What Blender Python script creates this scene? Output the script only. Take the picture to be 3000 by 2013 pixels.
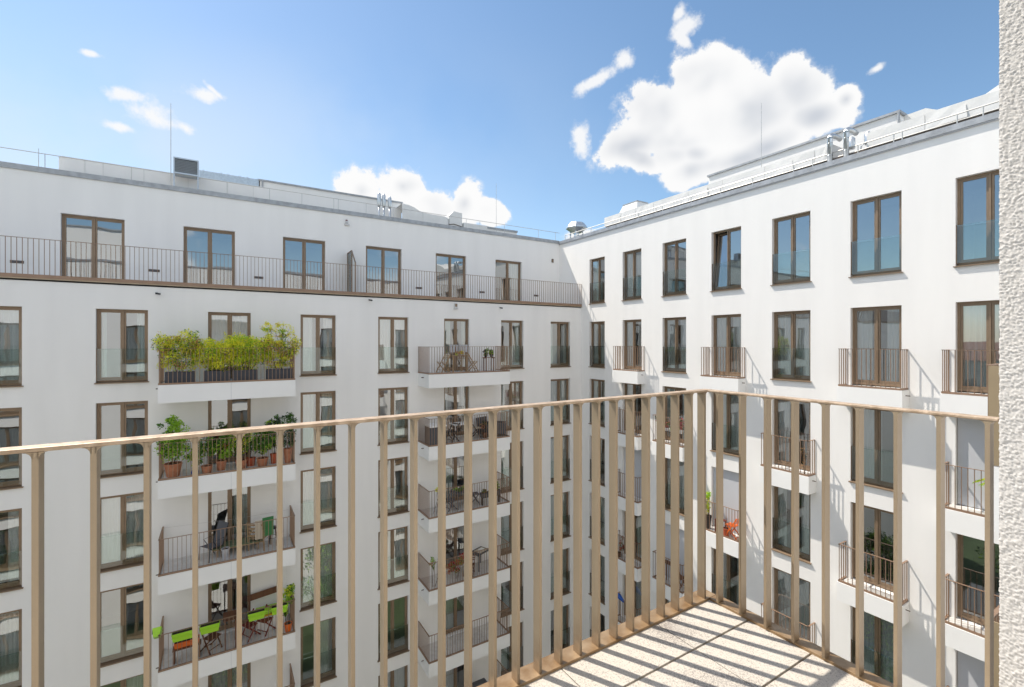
import bpy, math, random
import numpy as np
from mathutils import Matrix, Vector, noise as mnoise
R = math.radians
scene = bpy.context.scene
for o in list(bpy.data.objects): bpy.data.objects.remove(o)

# ------------------------------------------------------------------ camera
YAW = 31.84
FW = Vector((math.sin(R(YAW)), math.cos(R(YAW)), 0)); RT = Vector((math.cos(R(YAW)), -math.sin(R(YAW)), 0))
cam = bpy.data.cameras.new('camera'); cam.sensor_width = 36; cam.lens = 36*1371.4/3000
cam.shift_y = -5.15/3000; cam.clip_start = .05; cam.clip_end = 4000
co = bpy.data.objects.new('camera', cam); scene.collection.objects.link(co)
co.location = (0, 0, 0); co.rotation_euler = (R(90), 0, R(-YAW)); scene.camera = co

# ------------------------------------------------------------------ sun
SUN = Vector((.52, -1, -1.70)).normalized()
sl = bpy.data.lights.new('sun', 'SUN'); sl.energy = 2.3; sl.angle = R(.53); sl.color = (1, .925, .82)
so = bpy.data.objects.new('sun', sl); scene.collection.objects.link(so)
so.rotation_euler = SUN.to_track_quat('-Z', 'Y').to_euler(); so.location = (-20, 40, 60)
SEL = math.asin(-SUN.z); SROT = math.atan2(-SUN.x, -SUN.y)

# ------------------------------------------------------------------ render look
scene.view_settings.view_transform = 'Standard'; scene.view_settings.look = 'None'
scene.view_settings.gamma = 1; scene.view_settings.use_curve_mapping = False
scene.view_settings.exposure = 1.34
scene.cycles.max_bounces = 7; scene.cycles.diffuse_bounces = 4; scene.cycles.glossy_bounces = 3
scene.cycles.transparent_max_bounces = 12; scene.cycles.transmission_bounces = 3
scene.cycles.sample_clamp_indirect = 6; scene.cycles.caustics_reflective = False; scene.cycles.caustics_refractive = False
scene.cycles.use_denoising = True

# ------------------------------------------------------------------ sky
def sky():
    w = bpy.data.worlds.new('World'); scene.world = w; w.use_nodes = True
    nt = w.node_tree; nt.nodes.clear(); N = nt.nodes.new; L = nt.links.new
    def put(s, v):
        if isinstance(v, bpy.types.NodeSocket): L(v, s)
        else: s.default_value = v
    def m(op, a, b=0., c=None, clamp=False):
        n = N('ShaderNodeMath'); n.operation = op; n.use_clamp = clamp
        put(n.inputs[0], a); put(n.inputs[1], b)
        if c is not None: put(n.inputs[2], c)
        return n.outputs[0]
    def vm(op, a, b=(0, 0, 0), out=0):
        n = N('ShaderNodeVectorMath'); n.operation = op; put(n.inputs[0], a); put(n.inputs[1], b); return n.outputs[out]
    def ss(v, a, b, c=0., d=1.):
        n = N('ShaderNodeMapRange'); n.interpolation_type = 'SMOOTHSTEP'
        put(n.inputs[0], v); n.inputs[1].default_value = a; n.inputs[2].default_value = b; n.inputs[3].default_value = c; n.inputs[4].default_value = d
        return n.outputs[0]
    def mix(f, a, b):
        n = N('ShaderNodeMix'); n.data_type = 'RGBA'; put(n.inputs[0], f); put(n.inputs[6], a); put(n.inputs[7], b); return n.outputs[2]
    tc = N('ShaderNodeTexCoord').outputs['Generated']; D = vm('NORMALIZE', tc)
    sk = N('ShaderNodeTexSky'); sk.sky_type = 'NISHITA'; sk.sun_disc = False
    sk.sun_elevation = SEL; sk.sun_rotation = SROT; sk.altitude = 40; sk.air_density = 1.0; sk.dust_density = .45; sk.ozone_density = 1.6
    d = vm('DOT_PRODUCT', D, tuple(FW), 1); r = vm('DOT_PRODUCT', D, tuple(RT), 1)
    sx = N('ShaderNodeSeparateXYZ'); L(D, sx.inputs[0]); z = sx.outputs[2]
    ds = m('MAXIMUM', d, .12); U = m('DIVIDE', r, ds); V = m('DIVIDE', z, ds)
    cx = N('ShaderNodeCombineXYZ'); L(U, cx.inputs[0]); L(V, cx.inputs[1]); UV = cx.outputs[0]
    def noise(scale, detail, rough=.55, vec=D, dist=0., off=(0, 0, 0)):
        n = N('ShaderNodeTexNoise'); n.inputs['Scale'].default_value = scale; n.inputs['Detail'].default_value = detail
        n.inputs['Roughness'].default_value = rough; n.inputs['Distortion'].default_value = dist
        L(vm('ADD', vec, off), n.inputs['Vector']); return n.outputs[0]
    # each cloud: ellipses (centre azimuth tangent, elevation tangent, half sizes, tilt in degrees)
    def blobs(lst):
        out = None
        for (u, v, a, b, t) in lst:
            mp = N('ShaderNodeMapping'); mp.vector_type = 'TEXTURE'
            mp.inputs['Location'].default_value = (u, v, 0); mp.inputs['Rotation'].default_value = (0, 0, R(t)); mp.inputs['Scale'].default_value = (a, b, 1)
            L(UV, mp.inputs[0]); q = m('SUBTRACT', 1., vm('LENGTH', mp.outputs[0], out=1))
            out = q if out is None else m('SMOOTH_MAX', out, q, .22)
        return out
    K = lambda x, y, a, b, t=0: ((x-1500)/1371.4, (1001.3-y)/1371.4, a/1371.4, b/1371.4, t)
    big = blobs([K(2070, 235, 185, 130, 10), K(1925, 330, 150, 135, 20), K(2150, 330, 260, 170, 10), K(1850, 420, 140, 75, 25), K(2350, 250, 120, 110, -10),
                 K(2400, 335, 130, 70, 15), K(2480, 290, 60, 45, 35), K(2150, 470, 230, 60, 12), K(2020, 500, 110, 60, 20), K(1870, 460, 95, 45, -30),
                 K(2250, 430, 170, 70, 25), K(2000, 400, 150, 95, 20), K(1975, 455, 90, 60, 10), K(2040, 450, 90, 55, 0)])
    mid = blobs([K(1060, 560, 95, 95, 0), K(1180, 545, 110, 85, 0), K(1270, 610, 130, 75, -20), K(1360, 600, 60, 95, -15), K(1440, 620, 80, 50, -20), K(1330, 690, 160, 45, -10)])
    small = blobs([K(1705, 400, 38, 72, -8), K(1740, 240, 95, 26, 32), K(1830, 170, 45, 40, 45), K(2010, 75, 60, 42, 40), K(2000, 115, 52, 22, -40), K(1990, 40, 40, 24, 60),
                   K(455, 345, 150, 52, -27), K(375, 280, 95, 32, -14), K(545, 378, 70, 28, -35), K(345, 372, 62, 20, -15), K(605, 278, 72, 26, -8), K(630, 270, 50, 12, -42),
                   K(1700, 685, 60, 20, 10), K(270, 158, 46, 14, -14), K(2570, 200, 36, 16, 30)])
    f1 = noise(8.5, 9, .56); f2 = noise(26, 6, .62, off=(3, 1, 7)); f3 = noise(13, 6, .68, off=(9, 2, 5))
    nz = m('ADD', m('MULTIPLY', m('SUBTRACT', f1, .5), 1.35), m('MULTIPLY', m('SUBTRACT', f2, .5), .95))
    dens = m('ADD', m('MAXIMUM', big, mid), nz)
    densS = m('ADD', m('SUBTRACT', small, -.04), m('ADD', m('MULTIPLY', m('SUBTRACT', f3, .5), 1.9), m('MULTIPLY', m('SUBTRACT', f2, .5), 1.5)))
    front = ss(d, .15, .3)
    cB = m('MULTIPLY', m('ADD', m('MULTIPLY', ss(dens, .05, .28), .35), m('MULTIPLY', ss(dens, .19, .31), .65)), front); cS = m('MULTIPLY', m('MULTIPLY', ss(densS, .05, .75), front), .92)
    # scattered clouds behind the view, unseen cover widened to add fill light
    gn = noise(3.2, 9, .56, off=(1.7, .4, 2.2)); cG = m('MULTIPLY', ss(gn, .48, .59), m('MULTIPLY', m('SUBTRACT', 1., ss(d, -.1, .1)), ss(z, .0, .06)))
    cl = m('MAXIMUM', m('MAXIMUM', cB, cS), cG)
    # thin veil
    veil = m('MULTIPLY', m('MULTIPLY', ss(noise(2.6, 5, .5, off=(4, 4, 1)), .38, .68), ss(U, .15, -1.0, .1, .7)), ss(V, .75, .4))
    # grey base / bright edge
    core = m('MULTIPLY', ss(m('ADD', m('MAXIMUM', big, m('SUBTRACT', mid, .25)), m('MULTIPLY', m('SUBTRACT', noise(7, 3, .5, off=(2, 2, 2)), .5), 1.1)), .22, .95), ss(noise(5.5, 3, .5, off=(6.3, 1, .2)), .30, .60))
    coreG = ss(gn, .62, .74)
    sh = m('ADD', m('MULTIPLY', m('MAXIMUM', m('MULTIPLY', core, front), m('MULTIPLY', coreG, cG)), .85), m('MULTIPLY', m('SUBTRACT', f1, .5), .12), clamp=True)
    ccol = mix(sh, (4.55, 4.55, 4.55, 1), (2.45, 2.65, 3.0, 1))
    # front-lit clouds behind the view, brightened to fill the shaded left wing with light
    ccol = mix(ss(d, -.1, .1), mix(sh, (7.2, 7.1, 6.9, 1), (4.4, 4.5, 4.7, 1)), ccol)
    hs = N('ShaderNodeHueSaturation'); hs.inputs['Hue'].default_value = .493; hs.inputs['Saturation'].default_value = 1.05; hs.inputs['Value'].default_value = .81; L(sk.outputs[0], hs.inputs['Color'])
    hz = mix(veil, hs.outputs[0], (3.5, 3.9, 4.3, 1))
    col = mix(cl, hz, ccol)
    bg = N('ShaderNodeBackground'); bg.inputs[1].default_value = .085; L(col, bg.inputs[0])
    out = N('ShaderNodeOutputWorld'); L(bg.outputs[0], out.inputs[0])
sky()

# ------------------------------------------------------------------ helpers
C = scene.collection
class MB:
    def __init__(s): s.v = []; s.f = []; s.mi = []
    def box(s, x0, y0, z0, x1, y1, z1, mi=0):
        x0, x1 = min(x0, x1), max(x0, x1); y0, y1 = min(y0, y1), max(y0, y1); z0, z1 = min(z0, z1), max(z0, z1)
        b = len(s.v); s.v += [(x0,y0,z0),(x1,y0,z0),(x1,y1,z0),(x0,y1,z0),(x0,y0,z1),(x1,y0,z1),(x1,y1,z1),(x0,y1,z1)]
        for q in ((0,3,2,1),(4,5,6,7),(0,1,5,4),(1,2,6,5),(2,3,7,6),(3,0,4,7)): s.f.append(tuple(b+i for i in q)); s.mi.append(mi)
        return s
    def quad(s, a, b_, c, d, mi=0):
        b = len(s.v); s.v += [tuple(a), tuple(b_), tuple(c), tuple(d)]; s.f.append((b, b+1, b+2, b+3)); s.mi.append(mi); return s
    def bar(s, p, q, w, h, up=(0, 0, 1), mi=0):
        p = Vector(p); q = Vector(q); t = (q-p).normalized(); up = Vector(up)
        if abs(t.dot(up)) > .98: up = Vector((0, 1, 0))
        a = t.cross(up).normalized()*w/2; u = a.cross(t).normalized()*h/2; b = len(s.v)
        for e in (p, q): s.v += [tuple(e-a-u), tuple(e+a-u), tuple(e+a+u), tuple(e-a+u)]
        for k in ((0,1,2,3),(7,6,5,4),(0,4,5,1),(1,5,6,2),(2,6,7,3),(3,7,4,0)): s.f.append(tuple(b+i for i in k)); s.mi.append(mi)
        return s
    def tube(s, pts, r, n=8, mi=0, cap=True):
        pts = [Vector(p) for p in pts]; b = len(s.v); m_ = len(pts); rs = r if isinstance(r, (list, tuple)) else [r]*m_
        for i, p in enumerate(pts):
            t = (pts[min(i+1, m_-1)]-pts[max(i-1, 0)]).normalized()
            a = t.cross(Vector((0, 0, 1)));
            if a.length < .05: a = t.cross(Vector((0, 1, 0)))
            a.normalize(); u = t.cross(a)
            for k in range(n):
                an = 2*math.pi*k/n; s.v.append(tuple(p+(a*math.cos(an)+u*math.sin(an))*rs[i]))
        for i in range(m_-1):
            for k in range(n):
                s.f.append((b+i*n+k, b+i*n+(k+1) % n, b+(i+1)*n+(k+1) % n, b+(i+1)*n+k)); s.mi.append(mi)
        if cap:
            s.f.append(tuple(b+k for k in reversed(range(n)))); s.f.append(tuple(b+(m_-1)*n+k for k in range(n))); s.mi += [mi, mi]
        return s
    def lathe(s, prof, n=16, o=(0, 0, 0), mi=0):
        b = len(s.v)
        for (r, z) in prof:
            for k in range(n): a = 2*math.pi*k/n; s.v.append((o[0]+r*math.cos(a), o[1]+r*math.sin(a), o[2]+z))
        for i in range(len(prof)-1):
            for k in range(n): s.f.append((b+i*n+k, b+i*n+(k+1) % n, b+(i+1)*n+(k+1) % n, b+(i+1)*n+k)); s.mi.append(mi)
        s.f.append(tuple(b+k for k in reversed(range(n)))); s.mi.append(mi)
        return s
    def mesh(s, name, mats, smooth=False):
        me = bpy.data.meshes.new(name); me.from_pydata(s.v, [], s.f)
        for m_ in (mats if isinstance(mats, (list, tuple)) else [mats]): me.materials.append(m_)
        if any(s.mi): me.polygons.foreach_set('material_index', s.mi)
        if smooth: me.polygons.foreach_set('use_smooth', [True]*len(me.polygons))
        me.update(); return me
    def build(s, name, mats, parent=None, smooth=False, bevel=0):
        o = bpy.data.objects.new(name, s.mesh(name, mats, smooth)); C.objects.link(o)
        if parent: o.parent = parent
        if bevel:
            b = o.modifiers.new('bevel', 'BEVEL'); b.width = bevel; b.segments = 2; b.limit_method = 'ANGLE'
        return o
def inst(name, me, parent, loc=(0, 0, 0), rz=0):
    o = bpy.data.objects.new(name, me); C.objects.link(o); o.parent = parent; o.location = loc; o.rotation_euler = (0, 0, rz); return o
def tag(o, label=None, cat=None, group=None, kind=None):
    for k, v in (('label', label), ('category', cat), ('group', group), ('kind', kind)):
        if v: o[k] = v
    return o
def thing(name, label, cat, loc=(0, 0, 0), rz=0, group=None):
    o = bpy.data.objects.new(name, None); C.objects.link(o); o.empty_display_size = .2
    o.location = loc; o.rotation_euler = (0, 0, rz); return tag(o, label, cat, group)

# ------------------------------------------------------------------ materials
def mat(name, col, rough=.6, metal=0., var=0., vscale=3., bump=0., bscale=40., spec=.5, col2=None, streak=False, detail=5, coords='Object', transl=0.):
    m = bpy.data.materials.new(name); m.use_nodes = True; nt = m.node_tree; N = nt.nodes.new; L = nt.links.new
    b = nt.nodes['Principled BSDF']; b.inputs['Base Color'].default_value = (*col, 1); b.inputs['Roughness'].default_value = rough
    b.inputs['Metallic'].default_value = metal; b.inputs['Specular IOR Level'].default_value = spec
    tc = N('ShaderNodeTexCoord').outputs[coords]
    if var or col2:
        n = N('ShaderNodeTexNoise'); n.inputs['Scale'].default_value = vscale; n.inputs['Detail'].default_value = detail
        if streak:
            mp = N('ShaderNodeMapping'); mp.inputs['Scale'].default_value = (1, 1, .12); L(tc, mp.inputs[0]); L(mp.outputs[0], n.inputs[0])
        else: L(tc, n.inputs[0])
        r = N('ShaderNodeMapRange'); r.inputs[1].default_value = .35; r.inputs[2].default_value = .68; L(n.outputs[0], r.inputs[0])
        mx = N('ShaderNodeMix'); mx.data_type = 'RGBA'; c2 = col2 or tuple(c*(1-var) for c in col)
        mx.inputs[6].default_value = (*col, 1); mx.inputs[7].default_value = (*c2, 1); L(r.outputs[0], mx.inputs[0]); L(mx.outputs[2], b.inputs['Base Color'])
    if bump:
        n = N('ShaderNodeTexNoise'); n.inputs['Scale'].default_value = bscale; n.inputs['Detail'].default_value = 4; L(tc, n.inputs[0])
        bp = N('ShaderNodeBump'); bp.inputs['Strength'].default_value = bump; bp.inputs['Distance'].default_value = .01; L(n.outputs[0], bp.inputs['Height']); L(bp.outputs[0], b.inputs['Normal'])
    if transl:
        out = nt.nodes['Material Output']; t = N('ShaderNodeBsdfTranslucent'); t.inputs[0].default_value = (*[min(1, c*1.5) for c in col], 1)
        ms = N('ShaderNodeMixShader'); ms.inputs[0].default_value = transl; L(b.outputs[0], ms.inputs[1]); L(t.outputs[0], ms.inputs[2]); L(ms.outputs[0], out.inputs[0])
    return m
def glass(name, tint, refl, rough=0.0, power=1.0):
    m = bpy.data.materials.new(name); m.use_nodes = True; nt = m.node_tree; nt.nodes.clear(); N = nt.nodes.new; L = nt.links.new
    t = N('ShaderNodeBsdfTransparent'); t.inputs[0].default_value = (*tint, 1)
    g = N('ShaderNodeBsdfGlossy'); g.inputs['Roughness'].default_value = rough; g.inputs[0].default_value = (.93, .96, .97, 1)
    lw = N('ShaderNodeLayerWeight'); lw.inputs[0].default_value = .28
    mr = N('ShaderNodeMapRange'); mr.inputs[3].default_value = refl; mr.inputs[4].default_value = .95; L(lw.outputs['Fresnel'], mr.inputs[0])
    # gentle waviness of real panes
    tc = N('ShaderNodeTexCoord'); oi = N('ShaderNodeObjectInfo'); va = N('ShaderNodeVectorMath'); va.operation = 'ADD'
    L(tc.outputs['Object'], va.inputs[0]); sc = N('ShaderNodeVectorMath'); sc.operation = 'SCALE'; L(oi.outputs['Location'], sc.inputs[0]); sc.inputs[3].default_value = 3.1; L(sc.outputs[0], va.inputs[1])
    n = N('ShaderNodeTexNoise'); n.inputs['Scale'].default_value = 1.3; n.inputs['Detail'].default_value = 1; L(va.outputs[0], n.inputs[0])
    bp = N('ShaderNodeBump'); bp.inputs['Strength'].default_value = .14*power; bp.inputs['Distance'].default_value = .02; L(n.outputs[0], bp.inputs['Height']); L(bp.outputs[0], g.inputs['Normal'])
    ms = N('ShaderNodeMixShader'); L(mr.outputs[0], ms.inputs[0]); L(t.outputs[0], ms.inputs[1]); L(g.outputs[0], ms.inputs[2])
    out = N('ShaderNodeOutputMaterial'); L(ms.outputs[0], out.inputs[0]); return m
def stain_base(m):      # rusty run-off stain on the lowest 20 cm of every bar
    nt = m.node_tree; N = nt.nodes.new; L = nt.links.new; b = nt.nodes['Principled BSDF']; src = b.inputs['Base Color'].links[0].from_socket
    tc = N('ShaderNodeTexCoord').outputs['Object']; sp = N('ShaderNodeSeparateXYZ'); L(tc, sp.inputs[0]); mr = N('ShaderNodeMapRange'); mr.inputs[1].default_value = 0; mr.inputs[2].default_value = .16; mr.inputs[3].default_value = .8; mr.inputs[4].default_value = 0; L(sp.outputs[2], mr.inputs[0])
    n = N('ShaderNodeTexNoise'); n.inputs['Scale'].default_value = 30; L(tc, n.inputs[0]); mu = N('ShaderNodeMath'); mu.operation = 'MULTIPLY'; L(mr.outputs[0], mu.inputs[0]); L(n.outputs[0], mu.inputs[1])
    mx = N('ShaderNodeMix'); mx.data_type = 'RGBA'; L(mu.outputs[0], mx.inputs[0]); L(src, mx.inputs[6]); mx.inputs[7].default_value = (.15, .07, .02, 1); L(mx.outputs[2], b.inputs['Base Color'])
M = dict(
 plaster=mat('white_plaster', (.885, .87, .845), .9, var=.042, vscale=1.7, streak=True, bump=.12, bscale=90, spec=.2),
 slabw=mat('white_slab_plaster', (.89, .885, .87), .85, var=.03, vscale=1.2, bump=.08, bscale=80, spec=.2),
 bronze=mat('bronze_frame', (.29, .205, .135), .42, .35, var=.12, vscale=4, spec=.5),
 brail=mat('bronze_baluster', (.33, .215, .145), .45, .3, var=.15, vscale=5),
 panel=mat('side_panel_bronze', (.42, .32, .20), .45, .3, var=.1),
 near=mat('champagne_bronze_powder_coat', (.45, .355, .245), .40, .35, var=.22, vscale=9, bump=.10, bscale=260, streak=True),
 nearrust=mat('stained_bronze', (.40, .28, .165), .45, .35, col2=(.24, .14, .06), vscale=14, bump=.15, bscale=200),
 zinc=mat('weathered_zinc', (.43, .445, .465), .5, .3, var=.28, vscale=5, bump=.1, bscale=18),
 galv=mat('galvanised_steel', (.62, .65, .67), .32, .8, var=.18, vscale=9),
 alu=mat('louvre_aluminium', (.50, .55, .60), .4, .5, var=.1),
 dark=mat('dark_void', (.02, .02, .022), .8),
 wire=mat('galvanised_tube', (.58, .57, .54), .45, .5),
 sheet=mat('white_roof_sheet', (.80, .79, .765), .6, var=.08, vscale=2.5, bump=.1, bscale=2),
 roof=mat('grey_roofing', (.30, .30, .30), .9, var=.2),
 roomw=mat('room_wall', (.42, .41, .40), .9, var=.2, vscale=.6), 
 curtain=mat('sheer_curtain', (.86, .90, .89), .9, transl=.12, spec=.1), curtain2=mat('green_grey_curtain', (.60, .70, .66), .9, transl=.12, spec=.1),
 blind=mat('grey_roller_blind', (.52, .53, .56), .85), 
 floor=mat('balcony_paving', (.66, .64, .61), .85, var=.15, vscale=6), 
 brown=mat('brown_wood', (.16, .065, .03), .55, var=.35, vscale=12, streak=True), wood=mat('pale_wood', (.42, .29, .16), .6, var=.3, vscale=12),
 redw=mat('red_brown_wood', (.20, .03, .02), .5, var=.3, vscale=12), lime=mat('lime_plastic', (.36, .66, .03), .4), orange=mat('orange_plastic', (.80, .16, .02), .45), 
 terra=mat('terracotta', (.50, .20, .105), .85, var=.25, vscale=9), terra2=mat('red_terracotta', (.50, .10, .04), .7, var=.2), anth=mat('anthracite_planter', (.055, .06, .075), .6, var=.15), soil=mat('potting_soil', (.04, .028, .02), .95),
 black=mat('black_metal', (.02, .02, .022), .4), greyf=mat('grey_mesh_fabric', (.10, .105, .12), .8), greyb=mat('dark_grey_box', (.085, .09, .10), .6), white=mat('white_plastic', (.80, .80, .79), .4),
 towel=mat('green_towel', (.07, .25, .09), .95, transl=.2), lounge=mat('olive_sling', (.13, .17, .10), .9), yellow=mat('yellow_plastic', (.75, .48, .02), .5), blue=mat('blue_plastic', (.01, .08, .38), .5), beige=mat('beige_cushion', (.55, .48, .38), .9),
 bark=mat('bark', (.10, .065, .04), .9, var=.3), red=mat('red_petals', (.45, .03, .03), .7), pink=mat('pink_petals', (.60, .12, .15), .7), 
 gy=mat('yellow_green_leaf', (.88, .84, .08), .5, transl=.5), g1=mat('fresh_green_leaf', (.34, .54, .05), .5, transl=.45), g2=mat('mid_green_leaf', (.08, .19, .025), .55, transl=.25), g3=mat('dark_green_leaf', (.022, .055, .018), .55, transl=.15), go=mat('orange_leaf', (.50, .27, .10), .6, transl=.3),  # yellow leaf made very bright to stand in for sun on shaded shrubs
 lawn=mat('lawn', (.055, .085, .035), .95, var=.3, vscale=.4), path=mat('path_paving', (.55, .53, .49), .9, var=.1), town=mat('distant_plaster', (.48, .46, .42), .9, var=.2, vscale=.05), tile_r=mat('distant_roof', (.22, .10, .07), .9, var=.3),
 pane=glass('window_glass', (.94, .965, .955), .35), pane2=glass('guard_glass', (.87, .925, .905), .07, power=.3), vent=mat('bronze_vent', (.12, .09, .07), .5, .2), cam=mat('camera_white', (.6, .6, .6), .4), seal=mat('dark_joint', (.10, .075, .055), .9),
)

stain_base(M['near'])
# ------------------------------------------------------------------ constants of the courtyard (metres, camera eye = origin)
DL, DU, DR = 19.213, 21.107, 16.271
H = 2.95; ROWS = 7; GROUND = -20.9
WH = 2.35; SILL = -1.318                     # window height, sill of row 1; row k: SILL-(k-1)*H ; row 0 (upper storey): 1.94
FLOOR1 = -1.33
sillz = lambda k: SILL-(k-1)*H if k else 1.94
floorz = lambda k: FLOOR1-(k-1)*H
LX = [(-11.76, -10.5), (-8.84, -7.58), (-5.92, -4.66+.02-.30), (-3.32, -2.03), (-.39, .90), (2.54, 3.81), (5.47, 6.75), (8.39, 9.63), (11.32, 12.59), (14.25, 15.51)]
LX[2] = (-6.24, -4.96)
UX = [(-7.85, -6.2), (-4.53, -2.88), (-1.19, .45), (2.13, 3.76), (5.46, 7.09), (8.78, 10.41), (12.10, 13.72)]
RY = [(18.56, 17.42), (16.20, 15.02), (13.82, 12.60), (11.43, 10.20), (9.06, 7.81), (6.67, 5.41), (4.27, 3.04)]

rnd = random.Random(5); yb_ = 18.22
# ------------------------------------------------------------------ ground and town
g = MB(); g.quad((-900, -900, GROUND), (900, -900, GROUND), (900, 900, GROUND), (-900, 900, GROUND)); tag(g.build('ground', M['lawn']), kind='structure')
g = MB(); g.box(-22, 6.6, GROUND+.004, 16, 13.4, GROUND+.03); g.box(-3, 1.5, GROUND+.004, -1, 6.6, GROUND+.026); g.box(-3, 13.4, GROUND+.004, -1, 19, GROUND+.026); tag(g.build('courtyard_path', M['path']), kind='structure')

def leaves(mb, centre, rad, n, size, mis, up=.35, rng=None):
    """n small leaves spread in an ellipsoid; outer shell favoured; mis: material weights list"""
    rng = rng or rnd; cx, cy, cz = centre; rx, ry, rz = rad
    for _ in range(n):
        while True:
            a = (rng.uniform(-1, 1), rng.uniform(-1, 1), rng.uniform(-1, 1)); l = math.sqrt(sum(q*q for q in a))
            if .25 < l <= 1: break
        p = Vector((cx+a[0]*rx, cy+a[1]*ry, cz+a[2]*rz))
        d = Vector((rng.gauss(0, 1), rng.gauss(0, 1), rng.gauss(up, .8))).normalized(); w = d.cross(Vector((rng.gauss(0, 1), rng.gauss(0, 1), rng.gauss(0, 1)))).normalized()
        s = size*rng.uniform(.6, 1.25); mi = rng.choice(mis)
        mb.quad(p, p+d*s*.5+w*s*.27, p+d*s, p+d*s*.5-w*s*.27, mi)
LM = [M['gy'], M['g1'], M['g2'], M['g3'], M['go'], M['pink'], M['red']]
def shrub(name, label, loc, stems, size=.06, mis=(0, 1, 1, 2), cat='shrub', trunk=.012, seed=1, group=None, blossom=None):
    """stems: (dx, dy, height, crown radius xy, crown half height, leaves)"""
    rg = random.Random(seed); t = thing(name, label, cat, loc, group=group); lf = MB(); st = MB()
    for (dx, dy, h, cr, ch, n) in stems:
        p = Vector((dx*.25, dy*.25, 0)); pts = [p]
        for i in range(1, 5): pts.append(Vector((dx*(.25+.75*i/4)+rg.uniform(-.02, .02), dy*(.25+.75*i/4)+rg.uniform(-.02, .02), h*i/4)))
        st.tube(pts, [trunk*(1-.18*i) for i in range(5)], 5)
        n = int(n*(3.2 if loc[1] == yb_ else 1.8)); k = max(6, n//34)
        for i in range(k):
            while True:
                a = Vector((rg.uniform(-1, 1), rg.uniform(-1, 1), rg.uniform(-1, 1)))
                if .15 < a.length < 1: break
            c = Vector((dx, dy, h))+Vector((a.x*cr, a.y*cr*.7, a.z*ch))
            if rg.random() < .45:
                b0 = pts[rg.randint(2, 4)]; st.tube([b0, (b0+c)/2+Vector((0, 0, .03)), c], [.005, .004, .002], 4)
            mm = [rg.choice(mis), rg.choice(mis)]
            if a.z > .2 and 0 in mis: mm += [0]  # extra yellow leaves on upper clumps, sunlit tops put into leaf colour
            leaves(lf, c, (cr*.30+.02,)*2+(ch*.22+.03,), max(3, n//k), size, mm, rng=rg)
            if blossom is not None and rg.random() < .8: leaves(lf, c+Vector((0, -.03, .04)), (.06, .05, .06), 14, size*.9, [blossom], rng=rg)
    lf.build('foliage', LM, t); st.build('stem', M['bark'], t, smooth=True); return t
def tree(x, y, h, cr, seed, label):
    rg = random.Random(seed); t = thing('courtyard_tree', label, 'tree', (x, y, GROUND)); st = MB(); lf = MB()
    top = Vector((rg.uniform(-.4, .4), rg.uniform(-.4, .4), h*.75)); st.tube([(0, 0, 0), top*.35, top*.7, top], [.2, .15, .1, .04], 9)
    for i in range(26):
        a = rg.uniform(0, 6.28); e = rg.uniform(.1, 1); c = Vector((math.cos(a)*cr*rg.uniform(.2, .9)*math.sin(e*2.6+.3), math.sin(a)*cr*rg.uniform(.2, .9)*math.sin(e*2.6+.3), h*(.42+.55*e)))
        st.tube([top*rg.uniform(.45, .95), c*.6+top*.25, c], [.05, .03, .01], 5); leaves(lf, c, (cr*.36, cr*.36, cr*.27), 260, .17, [1, 2, 2, 3, 3], rng=rg)
    st.build('trunk', M['bark'], t, smooth=True); lf.build('crown', LM, t)
tree(6, 7, 8.5, 2.6, 11, 'green courtyard tree growing on the lawn near the right wing'); tree(-6, 14, 7.5, 2.3, 12, 'green courtyard tree growing on the lawn near the left wing'); tree(0, 11.8, 6.5, 2.0, 13, 'smaller green courtyard tree beside the crossing of the paths'); tree(-14, 8, 10, 3.0, 14, 'tall green tree at the open end of the courtyard')
# town beyond the open west side (only mirrored in the windows)
tw = [(-62, -14, 14, 30, 15), (-66, 22, 12, 26, 18.5), (-80, -52, 16, 34, 20), (-90, 60, 20, 30, 19), (-58, -45, 10, 14, 16)]
for i, (x, y, sx_, sy_, h) in enumerate(tw):
    b = thing('town_house', ['low town block with brick red roof west of the courtyard', 'wide pale town block north west of the courtyard', 'tall pale town block far to the south west', 'tall town block far to the north west', 'small town house beside the tall block'][i], 'building', (x, y, GROUND))
    m_ = MB(); m_.box(-sx_/2, -sy_/2, 0, sx_/2, sy_/2, h); m_.build('wall', M['town'], b)
    m_ = MB(); e = .5; zz = h+.004
    m_.v += [(-sx_/2-e, -sy_/2-e, zz), (sx_/2+e, -sy_/2-e, zz), (sx_/2+e, sy_/2+e, zz), (-sx_/2-e, sy_/2+e, zz), (0, -sy_/2+2, zz+2.6), (0, sy_/2-2, zz+2.6)]
    m_.f += [(0, 1, 4), (1, 2, 5, 4), (2, 3, 5), (3, 0, 4, 5), (3, 2, 1, 0)]; m_.mi += [0]*5; m_.build('roof', M['tile_r'], b)
    wm = MB().box(0, -.6, 0, .06, .6, 1.6).mesh('window', M['dark'])
    for k in range(int(h//3.1)):
        for j in range(int(sy_//3)): inst('window', wm, b, (sx_/2-.03, -sy_/2+1.6+j*3, 1.1+k*3.1))

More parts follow.
